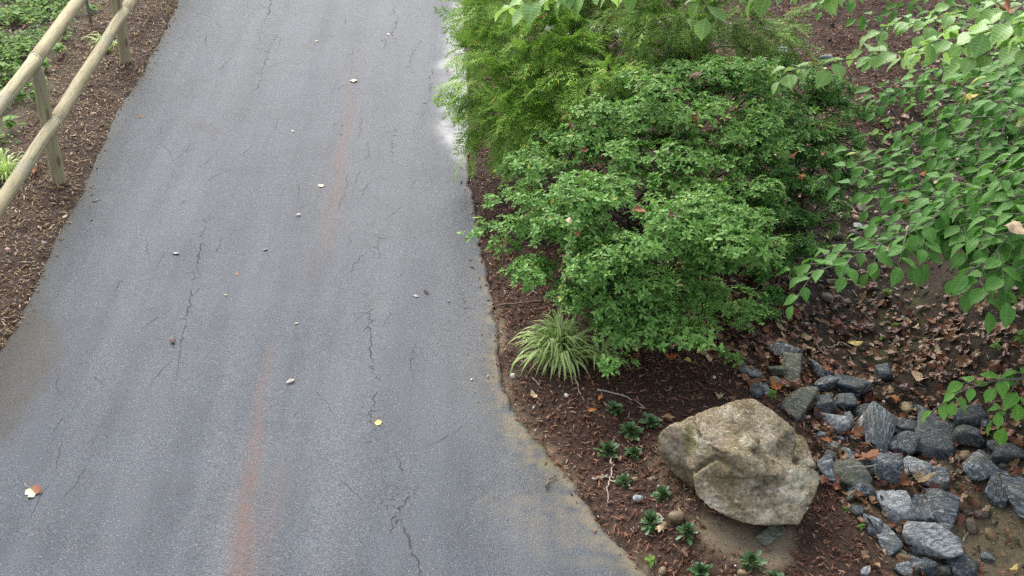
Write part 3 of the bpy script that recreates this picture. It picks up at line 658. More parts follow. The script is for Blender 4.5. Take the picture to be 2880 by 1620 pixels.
def c6(x, y, w, h): k = .8944; return ((2080 + x / 2.3375) * k, (1000 + y / 2.3375) * k, w / 2.3375 * k, h / 2.3375 * k)
def c5(x, y, w, h): k = .8944; return ((2080 + x / 2.415) * k, (500 + y / 2.415) * k, w / 2.415 * k, h / 2.415 * k)
G_ = 'grey broken stones lining the dry creek bed'
RIP = [
 (c5(305,1190,200,120), 0, 'gneiss', 'rounded blue-grey stone lying alone at the top of the stone pile, red leaves around it'),
 (c6(15,90,56,95), 5, 'gneiss_dark', 'dark narrow grey stone at the upper left end of the stone pile'),
 (c6(85,108,88,112), 20, 'gneiss', 'squarish grey stone second from the upper left end of the stone pile'),
 (c6(112,185,60,120), 10, 'gneiss', 'tall streaky grey stone standing below the squarish one above the boulder'),
 (c6(165,228,55,90), 12, 'gneiss', 'small grey stone just above the green sprig behind the boulder'),
 (c6(342,98,115,160), -8, 'gneiss_mossy', 'olive-tan angular stone below the lone rounded stone'),
 (c6(238,92,95,85), 10, 'gneiss_mossy', 'half buried greenish stone left of the olive-tan one'),
 (c6(540,112,165,115), -8, 'gneiss', 'grey stone with a reddish leaf lying on its top'),
 (c6(545,195,135,105), 25, 'gneiss', 'wedge-shaped stone with a smooth triangular face'),
 (c6(722,205,225,125), -12, 'gneiss', 'long grey stone with a pale band across its upper side'),
 (c6(930,108,125,135), 0, 'gneiss_dark', 'lone dark stone among red leaves, right of the main pile'),
 (c6(392,312,195,220), -35, 'gneiss_mossy', 'large greenish-grey angular block directly behind the boulder'),
 (c6(548,330,155,125), 5, 'gneiss_dark', 'dark stone with two red leaves over its left end'),
 (c6(683,310,152,118), -15, 'gneiss_dark', 'black and white speckled angular stone at the heart of the upper pile'),
 (c6(655,458,165,118), 8, 'gneiss_light', 'pale grey stone crossed by a white vein'),
 (c6(815,372,110,95), 0, 'gneiss_dark', 'dark stone wedged behind the large pale oval one'),
 (c6(880,510,215,270), -38, 'gneiss', 'large long grey stone leaning beside the tallest dark slab'),
 (c6(1062,468,215,110), -8, 'gneiss', 'flat grey stone between two big upright ones'),
 (c6(1070,582,200,180), -30, 'gneiss', 'pointed grey stone with a dark left face under the flat one'),
 (c6(1190,362,80,120), 0, 'gneiss', 'stone half hidden at the tip of the yellowish leaf sprig'),
 (c6(1290,565,270,350), -14, 'gneiss_dark', 'tallest dark slab with long white flecks, largest of the creek stones'),
 (c6(1484,420,190,148), 0, 'gneiss_dark', 'rounded dark grey stone beneath the overhanging leaf sprig'),
 (c6(1495,532,215,135), -22, 'gneiss_dark', 'dark lozenge-shaped stone below the rounded one under the sprig'),
 (c6(1618,438,75,88), 0, 'gneiss_dark', 'small dark stone tucked behind the hanging leaves'),
 (c6(1762,640,230,180), -25, 'gneiss_dark', 'dark slanting stone at the right edge above the tall flank stone'),
 (c6(1600,742,235,190), -5, 'gneiss', 'broad grey stone with one dark red leaf on top'),
 (c6(580,765,130,165), 15, 'gneiss', 'grey streaky stone touching the right tip of the boulder'),
 (c6(710,665,100,105), 0, 'gneiss', 'small grey stone behind the mossy one right of the boulder'),
 (c6(900,738,285,180), -14, 'gneiss', 'wide grey stone with its dark underside showing, centre of the pile'),
 (c6(735,790,200,170), -10, 'gneiss_mossy', 'moss-stained stone with brown leaves across it'),
 (c6(795,882,150,125), 6, 'gneiss', 'white-flecked stone with a pale stick lying over it'),
 (c6(1155,750,190,205), -35, 'gneiss_light', 'light grey rectangular block at the foot of the tallest slab'),
 (c6(1290,822,150,155), -10, 'gneiss', 'grey stone right of the light rectangular block'),
 (c6(1825,880,190,360), -10, 'gneiss', 'tall grey stone cut off by the right edge of view'),
 (c6(1700,918,135,170), 20, 'gneiss', 'smooth grey stone leaning left of the tall one at the right edge'),
 (c6(1032,1012,225,190), -5, 'gneiss_light', 'brightest pale grey stone with a flat top'),
 (c6(1172,1022,150,195), 10, 'gneiss', 'dark streaked stone close against the brightest pale one'),
 (c6(1292,1025,205,300), -22, 'gneiss', 'long fine-grained grey stone beside the sandy creek floor'),
 (c6(1258,1242,310,225), -22, 'gneiss_light', 'big pale stone with parallel white stripes at the lower end'),
 (c6(872,1112,120,100), -10, 'gneiss', 'bluish stone half sunk in mulch right of the boulder'),
 (c6(972,1235,125,185), 10, 'gneiss', 'half buried grey stone left of the striped one'),
 (c6(1060,1398,110,115), 10, 'gneiss', 'small grey stone below the tan oval cobble'),
 (c6(1152,1368,90,120), 0, 'gneiss', 'narrow speckled stone between the striped stone and the bottom edge'),
 (c6(1228,1402,165,130), -10, 'gneiss_dark', 'dark stone at the bottom edge under the striped one'),
 (c6(1332,1415,105,85), 0, 'gneiss_mossy', 'little mossy stone at the bottom edge'),
 (c6(1455,1400,220,175), -20, 'gneiss_dark', 'dark green-grey stone at the bottom edge beside the sand'),
 (c6(820,1428,72,70), 0, 'gneiss_light', 'small pale stone in mulch at the bottom edge'),
 (c6(1622,1332,85,60), -15, 'gneiss', 'small flat stone alone on the sandy creek floor'),
 (c6(585,592,115,80), -10, 'gneiss_mossy', 'flat mossy stone amid red leaves right of the boulder'),
 (c6(536,516,46,40), 0, 'gneiss_light', 'tiny pale round stone beside the boulder notch'),
 (c6(1130,470,70,90), 0, 'gneiss_dark', 'sliver of dark stone behind the tallest slab')]
for i, ((x, y, w, h), rot, mat, lab) in enumerate(RIP):
    big = w * h > 5500
    stone('creek_stone', x, y, w * 1.22, h * 1.22, lab, 'stone', mat, {20: 1327}.get(i, 300 + i), 'angular', rot, .58 if not big else (.34 if i == 20 else .5), G_, sub=4)
r = np.random.default_rng(77)
CHIP = [(2030,1010),(2012,1050),(2100,1010),(2128,1062),(2070,1100),(2095,1150),(2140,1150),(2120,1100),(2180,1118),(2205,1075),(2250,1075),(2175,1200),(2215,1265),(2160,1285),(2135,1250),(2190,1335),(2240,1345),(2265,1390),(2330,1215),(2390,1120),(2412,1180),(2440,1065),(2500,1120),(2520,1170),(2470,1140),(1900,985),(1955,960),(2290,1165),(2320,1270),(2225,1190)]
used = set()
def chip_label(x, y):
    for (sx, sy, sw, sh), _, _, lab in sorted(RIP, key=lambda q: math.hypot(q[0][0] - x, q[0][1] - y)):
        dx, dy = x - sx, y - sy; rel = ('right of' if dx > 0 else 'left of') if abs(dx) > abs(dy) else ('just below' if dy > 0 else 'just above')
        t = 'stone chip %s the %s' % (rel, ' '.join(lab.replace(', largest of the creek stones', '').split()[:11]).rstrip(','))
        if t not in used: used.add(t); return t
for i, (x, y) in enumerate(CHIP):
    w = r.uniform(22, 46); stone('stone_chip', x + r.normal(0, 4), y + r.normal(0, 4), w, w * r.uniform(.6, .95), chip_label(x, y), 'stone', ['gneiss', 'gneiss_dark', 'gneiss_mossy'][i % 3], 600 + i, 'angular', r.uniform(-40, 40), .6, 'small stone chips between the creek stones', .2, .3, 3)
GC = 'rounded river cobbles in the creek bed'
COB = [
 (c6(1463,668,105,85), 'cobble_tan', 'pale tan round cobble right of the tallest slab'),
 (c6(1650,1176,100,85), 'cobble_tan', 'orange oval cobble sunk in the sandy creek floor'),
 (c6(1520,1130,80,110), 'cobble', 'grey-brown cobble left of the orange oval one'),
 (c6(1590,1050,120,62), 'cobble', 'flat brown cobble above the orange oval one'),
 (c6(1430,1072,75,50), 'cobble_tan', 'small orange-brown cobble at the edge of the sand'),
 (c6(1490,1032,62,45), 'cobble', 'small brown cobble uppermost on the sandy floor'),
 (c6(1095,340,78,110), 'cobble_tan', 'upright tan cobble among leaves above the flat grey stone'),
 (c6(1072,1330,105,70), 'cobble_tan', 'tan oval cobble left of the striped stone'),
 (c6(945,1205,105,72), 'cobble_tan', 'yellowish cobble lying on the half buried grey stone'),
 (c5(655,390,72,62), 'cobble', 'plum-brown round cobble under the leaf spray'),
 (c5(802,330,58,66), 'gneiss_light', 'pale grey cobble uppermost in the cobble bank'),
 (c5(868,345,56,58), 'cobble', 'mauve-brown cobble right of the pale grey one'),
 (c5(780,392,85,52), 'cobble', 'dark brown wet cobble below the pale grey one'),
 (c5(788,272,58,48), 'cobble_tan', 'rusty cobble just above the pale grey one'),
 (c5(830,215,66,64), 'cobble', 'brown cobble topmost under the beech leaves'),
 (c5(945,312,82,42), 'cobble', 'long flat brown cobble beside a curled leaf'),
 (c5(632,714,92,50), 'cobble_tan', 'flat orange-brown cobble below the drooping leaf spray'),
 (c5(636,768,86,54), 'cobble_tan', 'tan flat cobble beneath the orange-brown one'),
 (c5(592,812,84,82), 'cobble', 'grey-brown cobble lowest of three below the leaf spray'),
 (c5(724,850,66,52), 'cobble', 'mauve cobble among red leaves'),
 (c5(802,834,44,36), 'gneiss', 'small blue-grey pebble beside a trailing root'),
 (c5(346,512,52,92), 'cobble_tan', 'upright ochre cobble below the right azalea'),
 (c5(398,570,78,66), 'cobble', 'dark olive cobble below the upright ochre one'),
 (c5(955,465,86,52), 'cobble', 'brown flat cobble behind the beech leaves'),
 (c5(936,530,62,60), 'cobble', 'violet-brown cobble between two leaf sprays'),
 (c5(1120,965,64,62), 'gneiss_dark', 'dark round cobble on the bare mossy soil'),
 (c5(945,858,88,40), 'gneiss', 'flat blue-grey stone surfacing through tan soil')]
for i, ((x, y, w, h), mat, lab) in enumerate(COB):
    stone('cobble', x, y, w * 1.05, h * 1.05, lab, 'cobble', mat, 500 + i, 'round', 0, .6, GC, .35, .2)
PEB = [
 ((435,419,12,9), 'white_stone', 'small white pebble on the asphalt, left half'), ((1228,829,13,14), 'white_stone', 'white pebble on the asphalt edge beside the grassy clump'),
 ((1153,400,10,8), 'white_stone', 'white pebble near the right path edge below the wet patch'), ((991,1287,11,10), 'pink_stone', 'pink pebble beside the crack near the bottom'),
 ((112,611,15,10), 'white_stone', 'pale pebble at the left mulch edge'), ((20,628,14,12), 'pink_stone', 'pinkish pebble in the left mulch near the frame edge'),
 ((1425,995,13,12), 'white_stone', 'white pebble right of the grassy clump roots'), ((1440,1336,13,12), 'white_stone', 'white pebble in mulch near the lower path edge'),
 ((1290,945,14,14), 'white_stone', 'white pebble in the mulch below the grassy clump'), ((1795,949,10,10), 'white_stone', 'white pebble in open mulch above the boulder'),
 ((1700,1300,42,34), 'cobble_tan', 'lumpy tan stone between the two lowest dark rosettes'), ((1668,1322,22,24), 'cobble_tan', 'small tan stone below the lumpy tan one'),
 ((1597,1205,18,14), 'cobble_tan', 'tan pebble beside the rosette near the white stick'), ((1605,1255,30,22), 'gneiss_light', 'grey-tan stone in the mulch left of the boulder'),
 ((1868,1605*.8944+8,26,22), 'cobble_tan', 'pale stone at the very bottom near the light seedling'), ((1666,1437,24,22), 'cobble_tan', 'round tan stone right of the light green seedling')]
for i, ((x, y, w, h), mat, lab) in enumerate(PEB):
    stone('pebble', x, y, w, h, lab, 'pebble', mat, 700 + i, 'round' if mat != 'white_stone' else 'angular', 0, .7, None, .15, .3, 2)
GP = 'pale rocks behind the shrubs'
for i, (x, y, w, h, lab) in enumerate([(1500,78,48,30,'pale rock showing through the feathery shrub, right of the brown leaf'), (1440,104,60,26,'long pale rock seen through the middle of the feathery shrub'), (1385,70,34,24,'pale rock seen at the left through the feathery shrub'), (1552,82,36,28,'pale rock seen at the right through the feathery shrub'),
      (1970,130,36,24,'pale grey rock right of the shrubs under the leaf fringe'), (2078,150,44,22,'whitish rock beside open mulch, top right'), (1985,215,26,20,'small whitish rock at the right side of the upper azalea'), (2072,486,30,20,'pale stone under the right azalea')]):
    stone('pale_rock', x, y, w, h, lab, 'rock', 'white_stone' if i < 4 else 'gneiss_light', 740 + i, 'angular', 0, .6, GP, .2, .2)
# greenish wedge of stone that carries the boulder's lobe
stone('prop_stone', 1935, 1350, 118, 50, 'mossy wedge of stone beneath the overhanging front of the boulder', 'stone', 'gneiss_mossy', 790, 'angular', 30, .5, None, .42, .2)

# ================================================================== loose ground cover: mulch, grit, litter
def sample_ground(n, test, box=(-6.0, 6.5, 3.2, 13.5)):
    X = rng.uniform(box[0], box[1], n); Y = rng.uniform(box[2], box[3], n)
    k = rng.random(n) < test(X, Y); return X[k], Y[k]

def lay(X, Y, lift, tilt):
    """frames lying on the ground with random heading"""
    n = len(X); Z = terrain(X, Y); e = .03
    gx = (terrain(X + e, Y) - terrain(X - e, Y)) / (2 * e); gy = (terrain(X, Y + e) - terrain(X, Y - e)) / (2 * e)
    up = norm(np.stack([-gx, -gy, np.ones(n)], -1) + rng.normal(0, tilt, (n, 3)))
    a = rng.uniform(0, 2 * math.pi, n); d = np.stack([np.cos(a), np.sin(a), rng.normal(0, tilt * .6, n)], -1)
    zn = up; y = norm(d - (d * zn).sum(-1, keepdims=True) * zn); x = np.cross(y, zn)
    return np.stack([x, y, zn], -1), np.stack([X, Y, Z + lift], -1)

shard_v = np.array([(0, -.5, 0), (-.5, .0, 0), (.5, -.06, 0), (.05, .02, .6), (0.1, .5, .1)]); shard_f = [(0, 2, 3), (0, 3, 1), (1, 3, 4), (3, 2, 4), (0, 1, 2), (1, 4, 2)]
def chips(name, n, test, mat, lmin, lmax, label, box=(-6.0, 6.5, 3.2, 13.5)):
    X, Y = sample_ground(n, test, box); k = len(X)
    Fr, T = lay(X, Y, .004, .35); T[:, 2] += np.abs(rng.normal(0, .006, k))
    on = (X > XL(Y) - .01) & (X < XR(Y) + .01); T[on, 2] = path_z(X[on], Y[on]) + .003
    L = np.clip(np.exp(rng.normal(math.log(lmin * 1.9), .55, k)), lmin * .6, lmax); W = np.clip(L * rng.uniform(.12, .32, k), .0035, .013); Tk = W * rng.uniform(.4, .9, k)
    s = Soup(); s.add(shard_v, shard_f, Fr * np.stack([W, L, Tk], -1)[:, None, :], T)
    o = link(name, s.mesh(name, M[mat])); tag(o, label, 'mulch', None, 'stuff'); return o

def t_right(X, Y):
    dr, dc = X - XR(Y), X - XC(Y); px, py, _ = proj(X, Y, terrain(X, Y)); nz = fbm(X, Y, 3, 77)
    d = np.where(dr > 0, 1.0, np.exp(dr / .025) * .35 * (py > 300)) * (1 - smooth(-.85, -.35, dc + (nz - .5) * .6))
    d = d * np.where(softpoly(px, py, [(1740,1290),(2000,1330),(2010,1400),(1930,1440),(1820,1400),(1740,1350)], 14, 5) > .4, .18, 1)
    d = np.where(Y > 10.5, d * .8, d); return d
def t_left(X, Y):
    dl = XL(Y) - X; nz = fbm(X, Y, 2.5, 41)
    return np.where(dl > 0, 1.0, np.exp(dl / .03) * .4) * (1 - .92 * smooth(.55, 1.0, dl + (nz - .5) * .7))
chips('bark_mulch', 182000, t_right, 'mulch', .013, .075, 'dark red-brown shredded bark mulch between the path and the creek', (-1.2, 4.6, 2.4, 12.6))
chips('bark_mulch', 90000, t_left, 'mulch_old', .013, .075, 'weathered brown shredded mulch along the fence side of the path', (-5.2, -1.9, 3.6, 12.8))
def t_bank(X, Y):
    dc = X - XC(Y); return np.clip(smooth(-.9, -.3, dc) * smooth(6.6, 8.2, Y) * .9 + (dc > -.4) * .16 + smooth(9.2, 10.5, Y) * (X > .5) * .5, 0, .95)
chips('bark_debris', 125000, t_bank, 'debris', .014, .07, 'grey-brown bark and twig debris on the bank under the beech branches', (0, 7.5, 3.0, 13))

def t_grit(X, Y):
    dr, dl = X - XR(Y), XL(Y) - X
    return np.clip(np.exp(-np.abs(dr - .05) / .07) * .8 + (dr > 0) * .05 + np.exp(-np.abs(dl - .02) / .12) * .10 * (dl > -.1) + (X > XC(Y) - .2) * (Y < 6) * .4, 0, 1)
X, Y = sample_ground(7000, t_grit, (-3.6, 3.2, 3.4, 11)); Fr, T = lay(X, Y, .006, .4); k = len(X)
on = (X > XL(Y) - .01) & (X < XR(Y) + .01); T[on, 2] = path_z(X[on], Y[on]) + .003
s = Soup(); iv, if_ = ico(1); sz = np.clip(np.exp(rng.normal(math.log(.0042), .55, k)), .002, .014)
s.add(iv, if_, Fr * (sz[:, None] * rng.uniform(.6, 1.1, (k, 3)))[:, None, :], T)
tag(link('grit', s.mesh('grit', M['grit'])), 'pale grit and tiny stone bits along the path edges', 'gravel', None, 'stuff')

# dead-leaf templates: outline fan with curl
def leaf_template(kind, seed, curl=.25):
    r = np.random.default_rng(seed)
    if kind == 'maple':
        prof = [(-90, .10), (-62, .42), (-40, .30), (-12, .66), (12, .36), (34, .74), (58, .40), (75, .70), (90, 1.0), (105, .70), (122, .40), (146, .74), (168, .36), (192, .66), (220, .30), (242, .42)]
        o = np.array([(math.cos(math.radians(a)) * q, math.sin(math.radians(a)) * q) for a, q in prof]) * .62
    elif kind == 'tulip':
        o = np.array([(0, -.42), (.28, -.40), (.46, -.12), (.36, .06), (.44, .34), (.24, .44), (0, .30), (-.24, .44), (-.44, .34), (-.36, .06), (-.46, -.12), (-.28, -.40)])
    elif kind == 'round':
        o = np.array([(math.cos(t) * .42, math.sin(t) * .44 + .02) for t in np.linspace(-math.pi / 2, 1.5 * math.pi, 13)[:-1]])
    elif kind == 'oak':
        o = np.array([(0, -.5), (.10, -.36), (.07, -.26), (.22, -.14), (.13, -.02), (.27, .12), (.16, .22), (.20, .38), (0, .5), (-.20, .38), (-.16, .22), (-.27, .12), (-.13, -.02), (-.22, -.14), (-.07, -.26), (-.10, -.36)])
    else:
        o = np.array([(0, -.5), (.16, -.34), (.25, -.10), (.23, .12), (.12, .34), (0, .52), (-.12, .34), (-.23, .12), (-.25, -.10), (-.16, -.34)])
    o = o + r.normal(0, .015, o.shape)
    inner = o * .5
    V = np.concatenate([[(0, 0)], inner, o]); m = len(o)
    ca, cb, ph = r.uniform(-1, 1.6) * curl * 1.3, r.uniform(-.5, 1.3) * curl * 1.3, r.uniform(0, 6)
    ang = np.arctan2(V[:, 1], V[:, 0]); rr = np.hypot(V[:, 0], V[:, 1])
    z = ca * V[:, 0] ** 2 * 2 + cb * V[:, 1] ** 2 * 1.5 + curl * .35 * rr * np.sin(3 * ang + ph) + r.normal(0, .02, len(V))
    z -= z.min(); i = np.arange(m); j = (i + 1) % m
    tri = np.concatenate([np.stack([np.zeros(m, int), 1 + i, 1 + j], -1), np.stack([1 + i, 1 + m + i, 1 + m + j], -1), np.stack([1 + i, 1 + m + j, 1 + j], -1)])
    return np.c_[V, z], tri

def t_lit(X, Y):
    px, py, _ = proj(X, Y, terrain(X, Y)); dc = X - XC(Y); nz = fbm(X, Y, 2.5, 61)
    a = softpoly(px, py, [(1690,800),(1850,640),(2000,560),(2060,640),(2300,760),(2700,700),(2700,1190),(2440,1200),(2280,1080),(2060,1010),(1880,960),(1830,880)], 20, 8)
    b = softpoly(px, py, [(2000,1010),(2280,1080),(2480,1180),(2440,1300),(2380,1290),(2300,1400),(2150,1300),(2060,1200)], 15, 8) * .95
    c = (np.abs(dc) < 1.4) * (Y > 7.4) * .12 + (X - XR(Y) > .3) * .018 + softpoly(px, py, [(2300,1230),(2500,1200),(2700,1350),(2600,1500),(2150,1500),(2180,1380)], 25, 8) * .22
    return np.clip(np.maximum(a * (.30 + .9 * nz), b) + c, 0, 1)
X, Y = sample_ground(30000, t_lit, (.2, 6, 3.4, 12)); s = Soup(); which = rng.integers(0, 10, len(X))
for t in range(10):
    k = which == t; tv, tf = leaf_template(['maple', 'oval', 'oval', 'maple', 'round', 'oak', 'oval', 'maple', 'tulip', 'oval'][t], t + 30, .45)
    Fr, T = lay(X[k], Y[k], .006, .32); T[:, 2] += rng.uniform(0, .022, k.sum()); s.add(tv, tf, Fr * np.clip(np.exp(rng.normal(math.log(.052), .3, k.sum())), .03, .09)[:, None, None], T)
tag(link('leaf_litter', s.mesh('leaf_litter', M['litter'])), 'wet red-brown dead leaf litter filling the dry creek', 'leaf litter', None, 'stuff')
X, Y = sample_ground(3600, lambda X, Y: smooth(.5, 1.2, XL(Y) - X) * .8 + (XL(Y) - X > .1) * .03, (-8, -2, 5, 13.5)); s = Soup(); which = rng.integers(0, 4, len(X))
for t in range(4):
    k = which == t; tv, tf = leaf_template(['maple', 'oval', 'round', 'oak'][t], t + 50, .45); Fr, T = lay(X[k], Y[k], .006, .3); s.add(tv, tf, Fr * rng.uniform(.035, .085, k.sum())[:, None, None], T)
tag(link('leaf_litter', s.mesh('leaf_litter', M['litter'])), 'brown dead leaf litter under the weeds behind the fence', 'leaf litter', None, 'stuff')

# ================================================================== twigs
TW = [
 ([(1440,930),(1452,970),(1458,990),(1470,1014)], .0045, 'twig', 'pale twig running down from the grassy clump'),
 ([(1340,955),(1352,966),(1364,982)], .0035, 'twig', 'short pale twig on mulch lower left of the grassy clump'),
 ([(1502,984),(1560,996),(1600,1012),(1622,1030)], .0045, 'twig', 'long thin grey twig above the first dark rosette'),
 ([(1532,1148),(1541,1172),(1536,1200),(1530,1228),(1530,1272)], .005, 'twig', 'forked whitish root running down through the mulch'),
 ([(1490,1210),(1510,1206),(1530,1200)], .0075, 'twig', 'stubby thick white stick in the mulch beside the forked root'),
 ([(2040,850),(2062,880),(2082,905),(2112,926)], .010, 'twig_brown', 'straight brown stick lying across the leaf litter above the stones'),
 ([(2420,793),(2390,818),(2362,842),(2330,868),(2310,884)], .009, 'twig_brown', 'long dark stick slanting over the mossy soil'),
 ([(2164,797),(2166,826),(2163,860)], .006, 'twig_brown', 'short upright-looking stick in the litter'),
 ([(2098,832),(2110,838),(2112,862),(2096,878),(2080,874)], .006, 'twig', 'hooked pale root among red leaves'),
 ([(2148,735),(2160,760),(2172,790),(2196,815)], .004, 'twig', 'thin trailing root on the bare tan soil'),
 ([(1232,583),(1238,594),(1246,606)], .004, 'twig', 'short pale twig in the mulch strip beside the azalea'),
 ([(1350,720),(1340,735),(1330,746)], .004, 'twig', 'little forked white twig under the azalea edge'),
 ([(1255,772),(1320,765),(1390,756)], .006, 'twig_brown', 'long reddish-brown stick above the grassy clump'),
 ([(2420,1512*.8944+10),(2430,1500*.8944+6),(2442,1495*.8944)], .004, 'twig', 'forked pale twig at the lower mulch edge'),
 ([(2120,1218),(2170,1218),(2200,1212)], .0045, 'twig', 'pale twig lying across a flecked stone'),
 ([(1070,750),(1076,757)], .007, 'twig_brown', 'short dark wood chip on the asphalt'),
 ([(2376,1210),(2390,1200)], .004, 'twig', 'tiny pale twig by the tan cobble'),
 ([(1372,1248),(1385,1228),(1396,1212)], .006, 'twig_brown', 'brown splinter of bark at the path edge'),
 ([(2215,410),(2290,388),(2330,380)], .006, 'twig_brown', 'fallen branchlet on the bark debris under the beech')]
for i, (pp, rad, mat, lab) in enumerate(TW):
    w = P([a for a, b in pp], [b for a, b in pp]); w[:, 2] += rad * .8 + .006
    if pp[0][1] in (1218,): w[:, 2] += .10
    on = (w[:, 0] > XL(w[:, 1])) & (w[:, 0] < XR(w[:, 1])); w[on, 2] = .006 + rad + .01
    org = w.mean(0); c = spline(w - org, max(6, len(w) * 4)); r = np.random.default_rng(i); c[1:-1] += r.normal(0, rad * .6, (len(c) - 2, 3)) * [1, 1, .3]
    s = Soup(); tube(s, c, np.linspace(rad, rad * .45, len(c)), 6, i, .1)
    if i in (3, 8, 11, 13):
        m = len(c) // 2; d = c[-1] - c[0]; e = c[m] + np.array([-d[1], d[0], 0]) * .35 + d * .2; tube(s, [c[m], (c[m] + e) / 2 + [0, 0, .004], e], [rad * .6, rad * .5, rad * .3], 5)
    tag(link('twig', s.mesh('twig', M[mat], True), None, org), lab, 'twig')

# ================================================================== vegetation
VEG = []                                     # (px, py, depth) of foliage points, to rest dead leaves on them
def front_pick(T, n, cell=13.0, extra=None):
    """indices of the n elements that show most: frontmost in their picture cell, inside the frame"""
    px, py, dep = proj(T[:, 0], T[:, 1], T[:, 2]); ok = (px > -10) & (px < 2590) & (py > -10) & (py < 1460)
    idx = np.where(ok)[0]; idx = idx[np.argsort(dep[idx])]; seen, out = set(), []
    for i in idx:
        c = (int(px[i] // cell), int(py[i] // cell))
        if c in seen: continue
        seen.add(c); out.append(i)
    out = np.array(out, int); return out[:n] if extra is None else out[np.argsort(-extra[out])][:n]

def blade(yw, droop=.0, fold=.12, n=None):
    """simple leaf outline: list of (y, half width) -> verts, tris, lc; folded on the midrib, drooping along y"""
    V, lc, rows = [], [], []
    for y, w in yw:
        z = -droop * y * y
        if w == 0: rows.append([len(V)]); V.append((0, y, z)); lc.append((0, y, 0))
        else:
            rows.append([len(V), len(V) + 1, len(V) + 2]); V += [(-w, y, z + fold * w), (0, y, z), (w, y, z + fold * w)]; lc += [(-w, y, 0), (0, y, 0), (w, y, 0)]
    f = []
    for a, b in zip(rows[:-1], rows[1:]):
        if len(a) == 1 and len(b) == 3: f += [(a[0], b[2], b[1]), (a[0], b[1], b[0])]
        elif len(a) == 3 and len(b) == 1: f += [(a[0], a[1], b[0]), (a[1], a[2], b[0])]
        else: f += [(a[0], a[1], b[1]), (a[0], b[1], b[0]), (a[1], a[2], b[2]), (a[1], b[2], b[1])]
    return np.array(V, float), np.array(f), np.array(lc, float)

AZ = blade([(0, 0), (.34, .22), (.74, .19), (1, 0)], .18, .35)
def whorl_variant(seed):
    r = np.random.default_rng(seed); s = Soup(); n = r.integers(6, 9)
    for i in range(n):
        a = i * 2.4 + r.normal(0, .25); el = r.uniform(.05, .55) if i < 5 else r.uniform(.6, 1.2); sc = r.uniform(.75, 1.15) * (1 if i < 5 else .62)
        d = np.array([math.cos(a) * math.cos(el), math.sin(a) * math.cos(el), math.sin(el)]); Fm = frames(d[None], np.array([[0, 0, 1.0]]) + r.normal(0, .25, (1, 3)))
        s.add(AZ[0], AZ[1], Fm * sc, d[None] * .10, AZ[2])
    return s
WH = [whorl_variant(k) for k in range(7)]

def sub_pads(pads, seed, per=6, spread=.75):
    r = np.random.default_rng(seed); C, R = [], []
    for (px, py, z, rad) in pads:
        c = unproj(px, py, z)
        for k in range(per):
            o = r.normal(0, 1, 3) * [rad * spread, rad * spread, rad * .30]; o[2] -= .32 * (o[0] ** 2 + o[1] ** 2) / rad
            C.append(c + o); R.append(rad * r.uniform(.40, .78))
    return np.array(C), np.array(R)

def whorls_on(C, R, per_area, seed, gap=.3):
    r = np.random.default_rng(seed); P_, A_ = [], []
    for c, rad in zip(C, R):
        n = max(8, int(per_area * 3.1 * rad * rad)); d = norm(r.normal(size=(n, 3)) + [0, 0, .55]); d = d[d[:, 2] > -.35]
        p = c + d * rad * r.uniform(.35, 1.2, (len(d), 1)) * [1, 1, .36]
        k = (fbm(p[:, 0] * 1.0 + p[:, 2], p[:, 1] + p[:, 2] * .5, 6.5, seed) > gap); P_.append(p[k]); A_.append(norm(d[k] * .7 + [0, 0, .75] + r.normal(0, .25, (k.sum(), 3))))
    Pp, A = np.concatenate(P_), np.concatenate(A_)
    g = terrain(Pp[:, 0], Pp[:, 1]) + .03; k = Pp[:, 2] > g
    return Pp[k], A[k]

